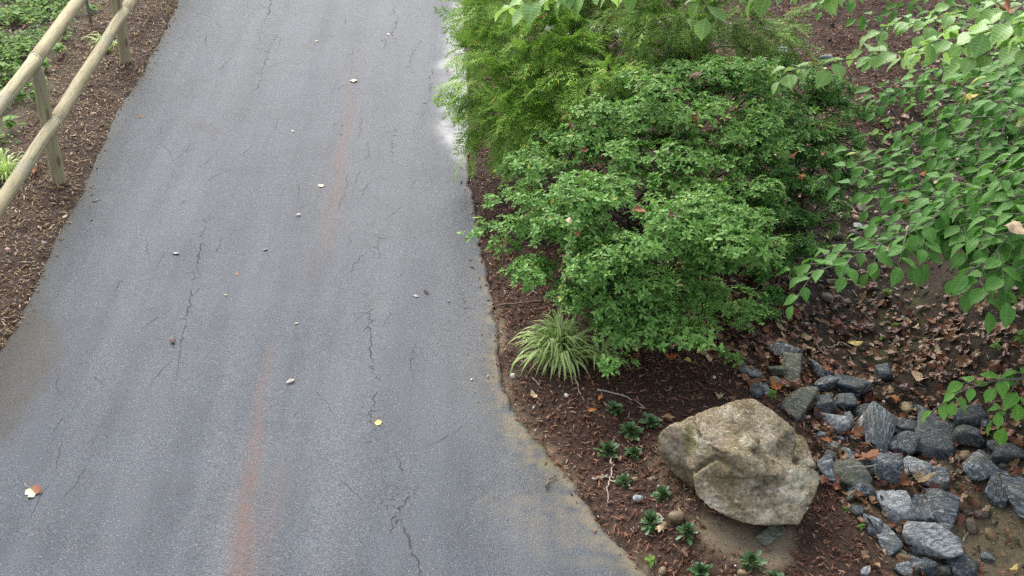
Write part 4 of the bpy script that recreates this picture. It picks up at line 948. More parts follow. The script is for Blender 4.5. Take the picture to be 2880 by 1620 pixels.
def azalea(label, base_px, pads, mat, seed, size=.032, per_area=950, group='azalea shrubs beside the path', gap=.24, per=9, parts=300):
    base = P(*base_px); root = thing('azalea_shrub', base, label, 'shrub', group)
    C, R = sub_pads(pads, seed, per); hx, hy, _ = proj(C[:, 0], C[:, 1], C[:, 2])
    hole = np.zeros(len(C), bool)                                  # the shaded hollows between the leaf tiers
    for ex_, ey_, rx_, ry_ in [(1590, 458, 48, 16), (1850, 455, 60, 16), (1420, 430, 40, 12)]: hole |= ((hx - ex_) / rx_) ** 2 + ((hy - ey_) / ry_) ** 2 < 1
    C, R = C[~hole], R[~hole]; Pw, A = whorls_on(C, R, per_area, seed, gap); r = np.random.default_rng(seed); n = len(Pw)
    side = norm(np.cross(A, r.normal(size=(n, 3)))); Fm = frames(side, A); sc = size * np.exp(r.normal(0, .16, n)); var = r.integers(0, len(WH), n)
    VEG.append(np.stack(proj(Pw[:, 0], Pw[:, 1], Pw[:, 2]), -1))
    pick = front_pick(Pw, parts); is_part = np.zeros(n, bool); is_part[pick] = True
    s = Soup()
    for k in range(len(WH)):
        tv, tf, tl = np.concatenate(WH[k].v), np.concatenate(WH[k].f), np.concatenate(WH[k].lc); m = (var == k) & ~is_part
        s.add(tv, tf, Fm[m] * sc[m][:, None, None], Pw[m] - base, tl)
    tag(link('foliage', s.mesh('foliage', M[mat], True), root), kind='stuff')
    mesh = [WH[k].mesh('leaf_whorl', M[mat], True) for k in range(len(WH))]
    for i in pick: link('leaf_whorl', mesh[var[i]], root, Pw[i] - base, Fm[i] * sc[i])
    # stems and twigs
    for k, (px, py, z, rad) in enumerate(pads):
        c = unproj(px, py, z) - base; b0 = np.array([r.normal(0, .07), r.normal(0, .07), -.03]); mid = c * [.45, .45, .55] + r.normal(0, .05, 3)
        st = Soup(); tube(st, spline([b0, mid, c - [0, 0, .04]], 9), np.linspace(.011, .004, 9), 6, k, .1); link('stem', st.mesh('stem', M['stem'], True), root)
    tw = Soup()
    for c, rad in zip(C, R):
        j = np.argmin(np.linalg.norm(np.array([unproj(*p[:3]) for p in pads]) - c, axis=1)); a = unproj(*pads[j][:3])
        tube(tw, spline([a - base - [0, 0, .05], (a + c) / 2 - base - [0, 0, .03], c - base], 5), np.linspace(.0045, .002, 5), 4)
    near = [np.argmin(((C - p) ** 2).sum(1)) for p in Pw[::3]]
    for p, j in zip(Pw[::3], near): tube(tw, [C[j] - base - [0, 0, .02], p - base], [.0018, .0012], 3)
    tag(link('twigs', tw.mesh('twigs', M['stem']), root), kind='stuff')
    return root

azalea('bright green azalea with broad layered leaf tiers, front one above the lilyturf', (1600, 800),
       [(1330,500,.70,.17),(1420,500,.78,.22),(1520,560,.80,.24),(1640,560,.82,.25),(1740,560,.86,.25),(1830,570,.86,.22),(1350,590,.58,.15),(1460,620,.66,.2),(1580,650,.62,.22),(1700,640,.66,.22),(1800,650,.62,.18),
        (1345,665,.46,.10),(1490,735,.46,.15),(1550,740,.48,.2),(1660,720,.5,.2),(1575,792,.30,.12),(1600,790,.28,.14),(1680,800,.24,.12),(1760,720,.42,.14),(1800,770,.22,.08),(1390,530,.6,.15),(1890,560,.78,.13)], 'azalea', 11, per_area=900)
azalea('tall azalea in the middle, behind the front one and below the feathery shrubs', (1600, 575),
       [(1390,360,.66,.17),(1450,360,.72,.22),(1520,330,.82,.24),(1610,290,.92,.24),(1700,210,1.0,.26),(1790,180,1.0,.25),(1880,200,.96,.22),(1620,370,.8,.25),(1720,320,.9,.27),(1830,300,.9,.26),(1900,300,.85,.2),(1310,410,.5,.10),(1900,380,.7,.14),(1570,270,.88,.16),(1960,160,.8,.14),(1960,300,.7,.18)], 'azalea', 12, per_area=820)
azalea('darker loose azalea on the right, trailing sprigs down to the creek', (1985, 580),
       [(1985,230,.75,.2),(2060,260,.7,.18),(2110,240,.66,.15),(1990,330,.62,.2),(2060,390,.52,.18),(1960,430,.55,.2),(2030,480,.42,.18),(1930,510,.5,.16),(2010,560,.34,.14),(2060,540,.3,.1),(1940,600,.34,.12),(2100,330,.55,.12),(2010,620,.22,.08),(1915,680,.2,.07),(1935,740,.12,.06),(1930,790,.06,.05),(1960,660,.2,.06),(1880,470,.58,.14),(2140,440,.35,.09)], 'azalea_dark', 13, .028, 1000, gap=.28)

# ---- feathery false cypress
def spray_variant(seed):
    r = np.random.default_rng(seed); V, Fq = [], []
    def strip(a, b, w):
        a, b = np.array(a), np.array(b); d = norm(b - a); q = norm(np.cross(d, [0, 0, 1.0])) * w; m = (a + b) / 2 + [0, 0, .006]; k = len(V)
        V.extend([a - q, a + q, m + q, m - q, b]); Fq.extend([(k, k + 1, k + 2), (k, k + 2, k + 3), (k + 3, k + 2, k + 4)])
    def thread(a, b, w):
        a, b = np.array(a), np.array(b); q = norm(np.cross(norm(b - a), [0, 0, 1.0])) * w; k = len(V); V.extend([a - q, a + q, b]); Fq.append((k, k + 1, k + 2))
    def droop(y): return -.38 * y * y
    n = 13
    for i in range(n):
        y0, y1 = i / n, (i + 1) / n; a = (0.05 * math.sin(3 * y0 + seed), y0, droop(y0)); b = (0.05 * math.sin(3 * y1 + seed), y1, droop(y1)); strip(a, b, .010)
        for sgn in (-1, 1):
            L = (.34 * math.sin(math.pi * (.15 + .85 * y0)) + .06) * r.uniform(.7, 1.2); th = r.uniform(.5, .9); e = np.array(a) + np.array([sgn * math.sin(th) * L, math.cos(th) * L, -.16 * L + r.normal(0, .04)])
            strip(a, e, .011)
            for t in (.35, .6, .82):
                p = np.array(a) * (1 - t) + e * t; l2 = L * .42 * (1.1 - t) + .03
                for s2 in (-1, 1):
                    th2 = th * sgn + s2 * .7; thread(p, p + np.array([math.sin(th2) * l2, math.cos(th2) * l2, -.15 * l2 + r.normal(0, .03)]), .011)
    return np.array(V), np.array(Fq)
SPR = [spray_variant(k) for k in range(5)]

def cypress(label, base_px, pads, mat, seed, n_per, size, group='feathery false cypress shrubs'):
    base = P(*base_px); root = thing('false_cypress', base, label, 'shrub', group); r = np.random.default_rng(seed)
    pos, dirs, par = [], [], []
    for k, (px, py, z, rad) in enumerate(pads):
        c = unproj(px, py, z); n = int(n_per * rad * rad); d = norm(r.normal(size=(n, 3)) + [0, 0, .35]); p = c + d * rad * r.uniform(.3, 1.0, (n, 1)) * [1, 1, .75]
        out = norm((p - base) * [1, 1, 0] + d * .25); pos.append(p); dirs.append(norm(out + d * .5 + r.normal(0, .35, (n, 3)) + [0, 0, .05])); par.append(np.full(n, k))
    Pp, D = np.concatenate(pos), np.concatenate(dirs); ok = Pp[:, 2] > terrain(Pp[:, 0], Pp[:, 1]) + .08; Pp, D = Pp[ok], D[ok]; n = len(Pp)
    VEG.append(np.stack(proj(Pp[:, 0], Pp[:, 1], Pp[:, 2]), -1))
    Fm = frames(D, np.array([0, 0, 1.0]) + r.normal(0, .45, (n, 3))); sc = size * np.exp(r.normal(0, .22, n)); var = r.integers(0, 5, n)
    pick = front_pick(Pp, 220, 18); isp = np.zeros(n, bool); isp[pick] = True; s = Soup()
    for k in range(5):
        m = (var == k) & ~isp; s.add(SPR[k][0], SPR[k][1], Fm[m] * sc[m][:, None, None], Pp[m] - base)
    tag(link('foliage', s.mesh('foliage', M[mat]), root), kind='stuff')
    mesh = []
    for k in range(5): q = Soup(); q.add(SPR[k][0], SPR[k][1]); mesh.append(q.mesh('frond', M[mat]))
    for i in pick: link('frond', mesh[var[i]], root, Pp[i] - base, Fm[i] * sc[i])
    for k, (px, py, z, rad) in enumerate(pads):
        c = unproj(px, py, z) - base; st = Soup(); tube(st, spline([(0, 0, -.03), c * [.3, .3, .6], c * [.75, .75, .95], c], 10), np.linspace(.016, .004, 10), 6, k, .08); link('branch', st.mesh('branch', M['stem'], True), root)
    return root
cypress('light yellow-green feathery shrub leaning over the wet path edge', (1330, 300),
        [(1240,40,1.0,.22),(1300,20,1.05,.22),(1222,20,.95,.16),(1240,110,.9,.2),(1330,100,.95,.22),(1230,190,.78,.18),(1310,190,.8,.2),(1390,160,.9,.18),(1180,215,.72,.11),(1240,260,.6,.15),(1330,260,.68,.17),(1235,320,.42,.12),(1400,230,.75,.13),(1290,340,.4,.10),(1380,60,1.05,.2),(1430,230,.8,.18),(1500,210,.88,.18),(1560,190,.95,.16),(1360,310,.62,.16),(1300,300,.62,.17),(1222,290,.5,.1),(1215,120,.8,.12),(1200,360,.32,.08),(1440,130,.95,.2),(1260,-60,1.15,.25),(1165,50,.9,.06),(1285,390,.3,.07)], 'cypress', 21, 1000, .19)
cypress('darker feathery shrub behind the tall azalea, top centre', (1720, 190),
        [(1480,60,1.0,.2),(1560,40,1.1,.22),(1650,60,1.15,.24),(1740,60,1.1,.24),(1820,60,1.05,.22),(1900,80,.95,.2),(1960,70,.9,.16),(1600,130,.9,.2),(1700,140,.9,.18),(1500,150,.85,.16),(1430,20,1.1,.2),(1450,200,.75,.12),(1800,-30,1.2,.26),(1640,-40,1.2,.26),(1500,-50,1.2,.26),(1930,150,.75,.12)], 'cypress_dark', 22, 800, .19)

# ---- lilyturf clumps
def turf_blade(reach, rise, seed):
    r = np.random.default_rng(seed); n = 9; t = np.linspace(0, 1, n); y = reach * (t ** 1.15); z = 1.2 * rise * np.sin(t * math.pi * r.uniform(.62, .82)) - .18 * reach * t ** 3; x = .06 * reach * np.sin(t * 2 + seed)
    w = .0118 * np.minimum(1, (1 - t) * 2.2) * np.minimum(1, .55 + t * 2) + .0004; V, lc, f = [], [], []
    for i in range(n):
        k = len(V); V += [(x[i] - w[i], y[i], z[i] + w[i] * .5), (x[i], y[i], z[i]), (x[i] + w[i], y[i], z[i] + w[i] * .5)]; lc += [(-.5, t[i], 0), (0, t[i], 0), (.5, t[i], 0)]
        if i: f += [(k - 3, k - 2, k + 1, k), (k - 2, k - 1, k + 2, k + 1)]
    s = Soup(); s.add(V, f, None, None, lc); return s.mesh('blade', M['lily'], True)
TURF = [turf_blade(a, b, i) for i, (a, b) in enumerate([(.30, .17), (.34, .15), (.26, .20), (.20, .24), (.32, .12), (.24, .14), (.16, .12), (.12, .30)])]
def lilyturf(label, px, py, n, size, seed, lean=(0, 0), group='variegated lilyturf clumps'):
    base = P(px, py); root = thing('lilyturf_clump', base, label, 'plant', group); r = np.random.default_rng(seed)
    for i in range(n):
        a = r.uniform(0, 2 * math.pi); q = abs(r.normal(0, .045)) * size; o = np.array([math.cos(a) * q, math.sin(a) * q, -.005]); k = r.choice(8, p=[.18, .15, .16, .12, .13, .12, .08, .06])
        a2 = a + r.normal(0, .5); y = np.array([[math.cos(a2) + lean[0], math.sin(a2) + lean[1], r.normal(.10, .30)]]); Fm = frames(y, np.array([[0, 0, 1.0]]))[0] * size * r.uniform(.65, 1.25)
        link('blade', TURF[k], root, o, Fm)
    return root
lilyturf('large variegated lilyturf clump with arching striped blades at the path edge', 1406, 908, 290, .70, 5, (-.02, -.04))
lilyturf('smaller thin lilyturf tuft just right of the large clump', 1505, 908, 46, .52, 6, (.1, -.05))
lilyturf('pale lilyturf clump cut by the left edge behind the lower rail', 16, 446, 55, .62, 7)
lilyturf('small lilyturf tuft beneath the rail near the far post', 268, 128, 36, .6, 8)

# ---- small dark rosettes in the mulch
TL = blade([(0, 0), (.12, .06), (.5, .15), (.8, .18), (.95, .10), (1, 0)], .2, .3); ts_ = Soup(); ts_.add(TL[0], TL[1], None, None, TL[2]); TUFT = ts_.mesh('leaf', M['tuft'], True)
GT = 'small dark green rosette plants in the mulch'
for i, (x, y, d, lab) in enumerate([(1545,1024,60,'dark rosette plant farthest from view, just below the long grey twig'), (1637,1060,62,'dark rosette plant nearest the left shoulder of the boulder, upper one'), (1585,1083,62,'dark rosette plant in the middle of the upper three'),
     (1528,1130,74,'widest dark rosette plant, above the forked whitish root'), (1595,1138,46,'smallest dark rosette plant, right of the widest one'), (1570,1208,60,'dark rosette plant right of the thick white stick'), (1667,1240,54,'dark rosette plant close to the left base of the boulder'),
     (1637,1310,64,'dark rosette plant left of the lumpy tan stone'), (1730,1334,66,'dark rosette plant on bare soil below the boulder overhang'), (1890,1410,66,'dark rosette plant right of the boulder overhang, near the bottom'), (1762,1434,78,'dark rosette plant cut by the bottom edge'), (1945,1450,60,'greyish rosette plant cut by the bottom edge, rightmost')]):
    g = P(x, y + d * .16); dep = proj(*g)[2]; R = d * dep / F / 2 * (.74 + .24 * ((i * 7) % 5) / 4); root = thing('rosette_plant', g, lab, 'plant', GT); r = np.random.default_rng(900 + i)
    for k in range(60):
        t = k / 60; a = k * 2.39996 + r.normal(0, .2); el = .30 + 1.1 * t + r.normal(0, .28); dd = np.array([[math.cos(a) * math.cos(el), math.sin(a) * math.cos(el), math.sin(el)]])
        Fm = frames(dd, np.array([[0, 0, 1.0]]) + r.normal(0, .2, (1, 3)))[0] * R * (1.05 - .35 * t) * r.uniform(.55, 1.25); off = np.array([math.cos(a), math.sin(a), 0]) * R * .35 * (1 - t) * r.random() + [0, 0, .004 + .3 * R * t]
        link('leaf', TUFT, root, off, Fm)

# ---- small seedlings and weeds
WL = blade([(0, 0), (.18, .26), (.42, .36), (.72, .24), (1, 0)], .35, .3); ws = Soup(); ws.add(WL[0], WL[1], None, None, WL[2]); WEED = ws.mesh('leaf', M['weed'], True)
def seedling(px, py, n, size, label, seed, h=.04):
    g = P(px, py); root = thing('seedling', g, label, 'plant'); r = np.random.default_rng(seed); s = Soup(); tube(s, [(0, 0, -.01), (.003, 0, h * .6), (0, .003, h)], [.002, .0016, .001], 5); link('stem', s.mesh('stem', M['weed']), root)
    for k in range(n):
        a = k * 2.4 + r.normal(0, .3); el = r.uniform(-.1, .5); d = np.array([[math.cos(a) * math.cos(el), math.sin(a) * math.cos(el), math.sin(el)]]); link('leaf', WEED, root, (0, 0, h * (.35 + .65 * (k + 1) / n)), frames(d, np.array([[0, 0, 1.0]]))[0] * size * r.uniform(.7, 1.15))
    return root
seedling(1636, 1424, 5, .036, 'light green seedling at the bottom between path and mulch', 1)
seedling(1940, 1006, 16, .026, 'bright green sprig behind the top of the boulder', 2, .06)
seedling(2130, 1285, 6, .02, 'tiny weed in the mulch right of the boulder', 3, .02); seedling(2164, 1330, 6, .02, 'tiny weed near the half buried stone, lower right', 4, .02)
seedling(2230, 746, 12, .034, 'low weed with narrow leaves on the mossy patch', 5, .05); seedling(2250, 828, 7, .03, 'green seedling on the bare tan soil', 6); seedling(2210, 855, 4, .034, 'single-leaved seedling in the litter above the stones', 7, .02)
seedling(2560, 875, 14, .04, 'leafy weed at the right edge above the hanging sprig', 8, .12); seedling(2500, 890, 9, .03, 'pale green upright weed near the right edge', 9, .08)
for i, (x, y) in enumerate([(2290,270),(2230,320),(2180,300),(2330,300),(2250,360),(2380,290),(2200,350),(2130,300),(2310,345)]):
    seedling(x, y, 9, .06, ['weed on the bark bank, topmost of those under the beech','pale weed at the centre of the bark bank','weed on the bark bank beside the right azalea top','weed at the right of the bark bank under beech leaves','lower weed on the bark bank','rightmost weed on the bark bank, in beech shade','lower left weed on the bark bank','leftmost weed on the bark bank beside the azalea','lowest right weed on the bark bank'][i], 20 + i, .07)
W2 = blade([(0, 0), (.4, .38), (1, 0)], .3, .3)
# ivy-like ground cover behind the fence: nobody could count it
def t_cov(X, Y):
    dl = XL(Y) - X; px, py, _ = proj(X, Y, terrain(X, Y)); return smooth(.75, 1.15, dl + (fbm(X, Y, 2.5, 41) - .5) * .8) * smooth(.28, .45, fbm(X, Y, 3.0, 55)) * .95
X, Y = sample_ground(24000, t_cov, (-8, -3, 5, 13.6)); k = len(X); base = np.stack([X, Y, terrain(X, Y)], -1); s = Soup(); st = Soup()
for j in range(4):
    a = rng.uniform(0, 6.28) + rng.uniform(0, 6.28, k); hh = rng.uniform(.01, .10, k); el = rng.uniform(-.2, .5, k)
    d = np.stack([np.cos(a) * np.cos(el), np.sin(a) * np.cos(el), np.sin(el)], -1); Fm = frames(d, np.array([0, 0, 1.0]) + rng.normal(0, .3, (k, 3)))
    s.add(W2[0], W2[1], Fm * rng.uniform(.022, .058, k)[:, None, None], base + np.stack([rng.normal(0, .03, k), rng.normal(0, .03, k), hh], -1), W2[2])
tag(link('ground_cover', s.mesh('ground_cover', M['weed'], True)), 'low bright green weeds and ivy behind the fence', 'ground cover', None, 'stuff')
GL = 'larger leafy weeds behind the fence'
for i, (x, y, lab) in enumerate([(70,140,'leafy weed in front of the upper rail, left of the near post'), (115,180,'weed beneath the upper rail joint'), (45,60,'weed near the upper left corner'), (160,95,'weed between the two rails'), (230,40,'weed at the foot of the grey stake'), (95,262,'weed behind the near post below the joint'), (30,330,'weed at the left edge above the lilyturf'), (185,40,'weed just left of the grey stake'), (150,140,'weed under the lower rail, between the posts'), (10,190,'weed at the left frame edge under the upper rail'), (55,255,'weed between the rails near the left edge'), (110,20,'topmost weed left of the upper rail')]):
    seedling(x, y, 11, .075, lab, 60 + i, .11)['group'] = GL

# ---- beech and broad-leaved saplings whose branches reach into view
def serrated(seed, wide, tip=.12):
    r = np.random.default_rng(seed); yw = [(0, 0), (.10, .12 * wide), (.25, .245 * wide), (.42, .31 * wide), (.60, .285 * wide), (.76, .19 * wide), (.89, .065 * wide), (1, 0)]
    V, f, lc = blade(yw, .16 + r.uniform(-.12, .22), .3 + r.uniform(-.15, .2)); V[:, 2] += .02 * np.sin(V[:, 1] * 9 + seed) * np.sign(V[:, 0] + 1e-9) + r.normal(0, .006, len(V)); V[:, 0] += .04 * np.sin(V[:, 1] * 3 + seed); return V, f, lc
def leaf_set(wide, n, mat, seed):
    L = [serrated(seed + k, wide) for k in range(n)]; ms = []
    for v, f, l in L: q = Soup(); q.add(v, f, None, None, l); ms.append(q.mesh('leaf', M[mat], True))
    return L, ms
def sapling(name, label, trunk_xy, height, limbs, leafset, mat_name, size, seed, group=None, step=.055, parts=300, crown=0, twl=(.22, .5), gap=.085, drop=.10):
    L, ms = leafset; r = np.random.default_rng(seed); b = np.array([*trunk_xy, terrain(*trunk_xy)]); root = thing(name, b, label, 'tree', group)
    top = np.array([r.normal(0, .15), r.normal(0, .15), height]); tr = Soup(); tp = spline([(0, 0, -.2), (.03, .02, height * .4), top * [.6, .6, .75], top], 16); tube(tr, tp, np.linspace(.055, .012, 16), 10, seed, .05); link('trunk', tr.mesh('trunk', M['bark'], True), root)
    LP, LD, LS = [], [], []
    def leaves_along(c, frac0, sz):
        n = max(3, int(np.linalg.norm(np.diff(c, axis=0), axis=1).sum() / step)); q = spline(c, n + 1); t = norm(np.gradient(q, axis=0))
        for i in range(1, n + 1):
            if i / n < frac0: continue
            up = np.array([0, 0, 1.0]); sd = norm(np.cross(t[i], up)) * (1 if i % 2 else -1)
            d = t[i] * .55 + sd * .85 + [0, 0, -drop - .1 * r.random()] + r.normal(0, .14, 3)
            if i == n: d = t[i] + [0, 0, -.15]
            LP.append(q[i]); LD.append(norm(d)); LS.append(sz * 1.14 * r.uniform(.72, 1.12))
    for k, (pts, sz) in enumerate(limbs):
        w = np.array([unproj(x, y, z) for x, y, z in pts]); h0 = min(height * .9, max(.25, w[0, 2] * .75 + .1)); j = int(np.clip(h0 / height, 0, 1) * 15); start = tp[j] + b
        gap_ = np.linalg.norm(w[0] - start); c = spline(np.concatenate([[start], [(start + w[0]) / 2 + [0, 0, .08 * gap_]], w]), 30 + 6 * len(w)); sp = Soup(); n = len(c); c[1:-1] += np.stack([np.interp(np.arange(1, n - 1), np.linspace(0, n, 9), r.normal(0, .014, 9)) for _ in range(3)], -1)
        tube(sp, c - b, np.linspace(.014, .0022, n), 6, k, .06); limb = link('branch', sp.mesh('branch', M['bark'], True), root)
        cum = np.concatenate([[0], np.cumsum(np.linalg.norm(np.diff(c, axis=0), axis=1))]); tot = cum[-1]; leaves_along(c, .72, sz); s_ = max(gap_ * .55, .3); tw = Soup(); sg = 1
        while s_ < tot - .05:
            o = np.array([np.interp(s_, cum, c[:, i]) for i in range(3)]); o2 = np.array([np.interp(min(tot, s_ + .05), cum, c[:, i]) for i in range(3)]); t = norm(o2 - o + 1e-6); sd = norm(np.cross(t, [0, 0, 1.0])) * sg; ln = r.uniform(*twl) * (1.0 - .55 * s_ / tot + .1)
            e = o + (t * .75 + sd * .7 + [0, 0, -drop * .7 + r.normal(0, .10)]) * ln; q = spline([o, (o + e) / 2 + [0, 0, .03], e], 7); tube(tw, q - b, np.linspace(.0036, .0013, 7), 4); leaves_along(q, .2, sz); s_ += gap * r.uniform(.7, 1.3); sg = -sg
        if tw.n: tag(link('twigs', tw.mesh('twigs', M['bark']), limb), kind='stuff')
    LP, LD, LS = np.array(LP), np.array(LD), np.array(LS)
    if crown:
        u = norm(r.normal(size=(crown, 3))); cp = b + top * [1, 1, .95] + u * r.uniform(.4, 1, (crown, 1)) * [1.5, 1.5, 1.2]; LP = np.concatenate([LP, cp]); LD = np.concatenate([LD, norm(u * [1, 1, 0] + r.normal(0, .4, (crown, 3)) + [0, 0, -.2])]); LS = np.concatenate([LS, r.uniform(.7, 1.1, crown) * size])
    k = LP[:, 2] > terrain(LP[:, 0], LP[:, 1]) + .02; LP, LD, LS = LP[k], LD[k], LS[k]; n = len(LP)
    Fm = frames(LD, np.array([0, 0, 1.0]) + r.normal(0, .22, (n, 3))); var = r.integers(0, len(L), n); VEG.append(np.stack(proj(LP[:, 0], LP[:, 1], LP[:, 2]), -1))
    pick = front_pick(LP + LD * LS[:, None] * .5, parts, 16); isp = np.zeros(n, bool); isp[pick] = True; s = Soup()
    for v in range(len(L)):
        m = (var == v) & ~isp; s.add(L[v][0], L[v][1], Fm[m] * LS[m][:, None, None], LP[m] - b, L[v][2])
    if s.n: tag(link('foliage', s.mesh('foliage', M[mat_name], True), root), kind='stuff')
    for i in pick: link('leaf', ms[var[i]], root, LP[i] - b, Fm[i] * LS[i])
    return root
BEECH = leaf_set(1.0, 6, 'beech', 10); BEECH_B = leaf_set(1.05, 6, 'beech_bright', 60); LIND = leaf_set(1.3, 6, 'linden', 40)
GB = 'saplings on the right bank'
sapling('beech_sapling', 'beech sapling whose leafy branches fill the right edge and droop over the creek', (4.3, 7.2), 3.4, [
    ([(2680,330,1.25),(2559,359,1.2),(2492,396,1.15),(2437,430,1.1),(2337,443,1.0),(2281,496,.9)], .088),
    ([(2680,440,1.1),(2576,470,1.1),(2375,543,1.0),(2245,599,.95),(2171,629,.92),(2090,677,.85),(2016,699,.8)], .092),
    ([(2700,520,1.3),(2600,560,1.25),(2538,606,1.2),(2512,632,1.15),(2468,673,1.1),(2446,735,1.0)], .105),
    ([(2375,543,1.0),(2300,570,.97),(2247,610,.95),(2246,650,.9),(2245,690,.82)], .088),
    ([(2700,250,1.3),(2520,260,1.2),(2400,290,1.1),(2320,350,1.0),(2240,390,.9)], .085),
    ([(2700,560,1.0),(2600,540,1.0),(2480,520,.95),(2380,490,.9),(2260,480,.85),(2190,500,.8)], .085),
    ([(2700,640,1.15),(2640,620,1.15),(2576,600,1.1),(2500,570,1.05),(2420,560,1.0)], .095),
    ([(2720,420,1.4),(2620,420,1.4),(2560,430,1.35),(2500,470,1.25),(2420,500,1.15),(2350,520,1.1)], .09),
    ([(2700,180,1.3),(2600,210,1.3),(2480,240,1.2),(2420,250,1.15),(2350,300,1.05)], .085),
    ([(2700,700,.9),(2620,660,.95),(2560,650,.95),(2520,690,.9)], .09),
    ([(2700,140,1.2),(2560,150,1.2),(2400,160,1.1),(2300,190,1.0)], .085), ([(2700,230,1.3),(2600,260,1.3),(2500,300,1.25),(2420,370,1.1)], .09), ([(2700,300,1.2),(2560,310,1.2),(2450,340,1.1),(2380,380,1.0)], .09),
    ([(2700,380,1.2),(2600,400,1.2),(2500,430,1.15),(2400,400,1.05),(2300,400,.95)], .09), ([(2700,500,1.2),(2620,490,1.2),(2520,500,1.15),(2440,540,1.1),(2400,600,1.0)], .095), ([(2700,470,1.0),(2560,560,1.0),(2480,600,.95),(2440,640,.9)], .095),
    ([(2580,470,1.1),(2480,470,1.05),(2380,520,1.0),(2330,600,.92)], .09), ([(2700,600,1.1),(2640,600,1.1),(2560,670,1.05),(2540,720,1.0)], .105), ([(2480,400,1.1),(2360,410,1.0),(2250,440,.9),(2160,450,.8)], .085),
    ([(2500,240,1.2),(2380,210,1.1),(2280,220,1.0),(2200,240,.95)], .085), ([(2700,100,1.2),(2600,130,1.2),(2500,190,1.2)], .09),
    *[([(2720, y0 + 10, 1.25), (2600, y0 + dy * .3, 1.2), (x1 + (2600 - x1) * .45, y0 + dy * .6, 1.1), (x1, y0 + dy, .98)], .09) for y0, dy, x1 in [(a_, b_, c_ + 80) for a_, b_, c_ in [(130, 60, 2330), (340, 60, 2400), (520, 60, 2350), (630, 90, 2500)]]],
    ([(2500,300,1.0),(2420,330,1.0),(2330,360,.95),(2200,400,.8),(2130,410,.75)], .08)], BEECH, 'beech', .09, 31, GB, crown=900, drop=.05)
sapling('beech_sapling', 'low beech shoot whose last sprig hangs over the dark creek stones, right edge', (3.25, 5.9), 1.1, [
    ([(2640,945,.5),(2576,954,.45),(2518,962,.42),(2457,977,.38),(2415,990,.34),(2345,1035,.26)], .085), ([(2620,930,.5),(2555,957,.44),(2536,1000,.38),(2528,1040,.3),(2524,1075,.22)], .088)], BEECH_B, 'beech_bright', .085, 32, GB, .075, 80, 0, (.08, .16), .13)
sapling('broadleaf_sapling', 'pale broad-leaved sapling whose light branch crosses the upper right corner', (5.4, 9.6), 3.6, [
    ([(2700,30,2.3),(2560,60,2.2),(2480,92,2.1),(2400,110,2.05),(2310,120,2.0)], .105), ([(2480,92,2.05),(2360,130,1.9),(2250,120,1.8),(2150,140,1.75),(2060,160,1.7),(1975,172,1.65)], .092),
    ([(2700,90,2.2),(2600,110,2.15),(2520,140,2.05),(2460,150,2.0)], .10), ([(2620,60,1.8),(2450,70,1.7),(2318,60,1.6),(2252,62,1.6),(2190,90,1.55)], .085), ([(2700,-20,1.9),(2500,10,1.8),(2380,40,1.75),(2290,60,1.7)], .09)], LIND, 'linden', .1, 33, GB, .07, 300, 500, (.14, .3), .13)
sapling('broadleaf_sapling', 'pale broad-leaved sapling whose leaf fringe hangs along the top edge', (2.6, 13.2), 3.4, [
    ([(1760,-206,2.5),(1620,-86,2.35),(1520,-36,2.25),(1420,-16,2.2),(1350,-2,2.15),(1285,18,2.1)], .10), ([(1850,-206,2.5),(1850,-76,2.3),(1810,-26,2.2),(1760,6,2.15)], .10), ([(2050,-176,2.5),(2010,-66,2.3),(1970,-24,2.2),(1910,-4,2.15)], .10), ([(1750,-166,2.5),(1680,-66,2.3),(1600,-32,2.2),(1530,-22,2.15)], .10), ([(2000,-136,2.4),(2100,-66,2.2),(2080,-31,2.1),(2060,-12,2.05)], .10)], LIND, 'linden', .1, 34, None, .055, 300, 0, (.10, .24), .08, .02)
sapling('beech_sapling', 'dark-leaved beech shoot at the top edge beside open mulch', (2.9, 12.9), 2.4, [([(2260,-70,1.3),(2160,-40,1.25),(2100,-12,1.2),(2060,6,1.15)], .085), ([(2420,-60,1.3),(2360,-20,1.2),(2290,12,1.1),(2230,30,1.05),(2180,60,1.0)], .085), ([(2560,-40,1.2),(2480,0,1.1),(2400,20,1.05),(2340,30,1.0)], .085)], BEECH, 'beech', .085, 35, GB, .06, 160, 200, (.14, .3), .11)

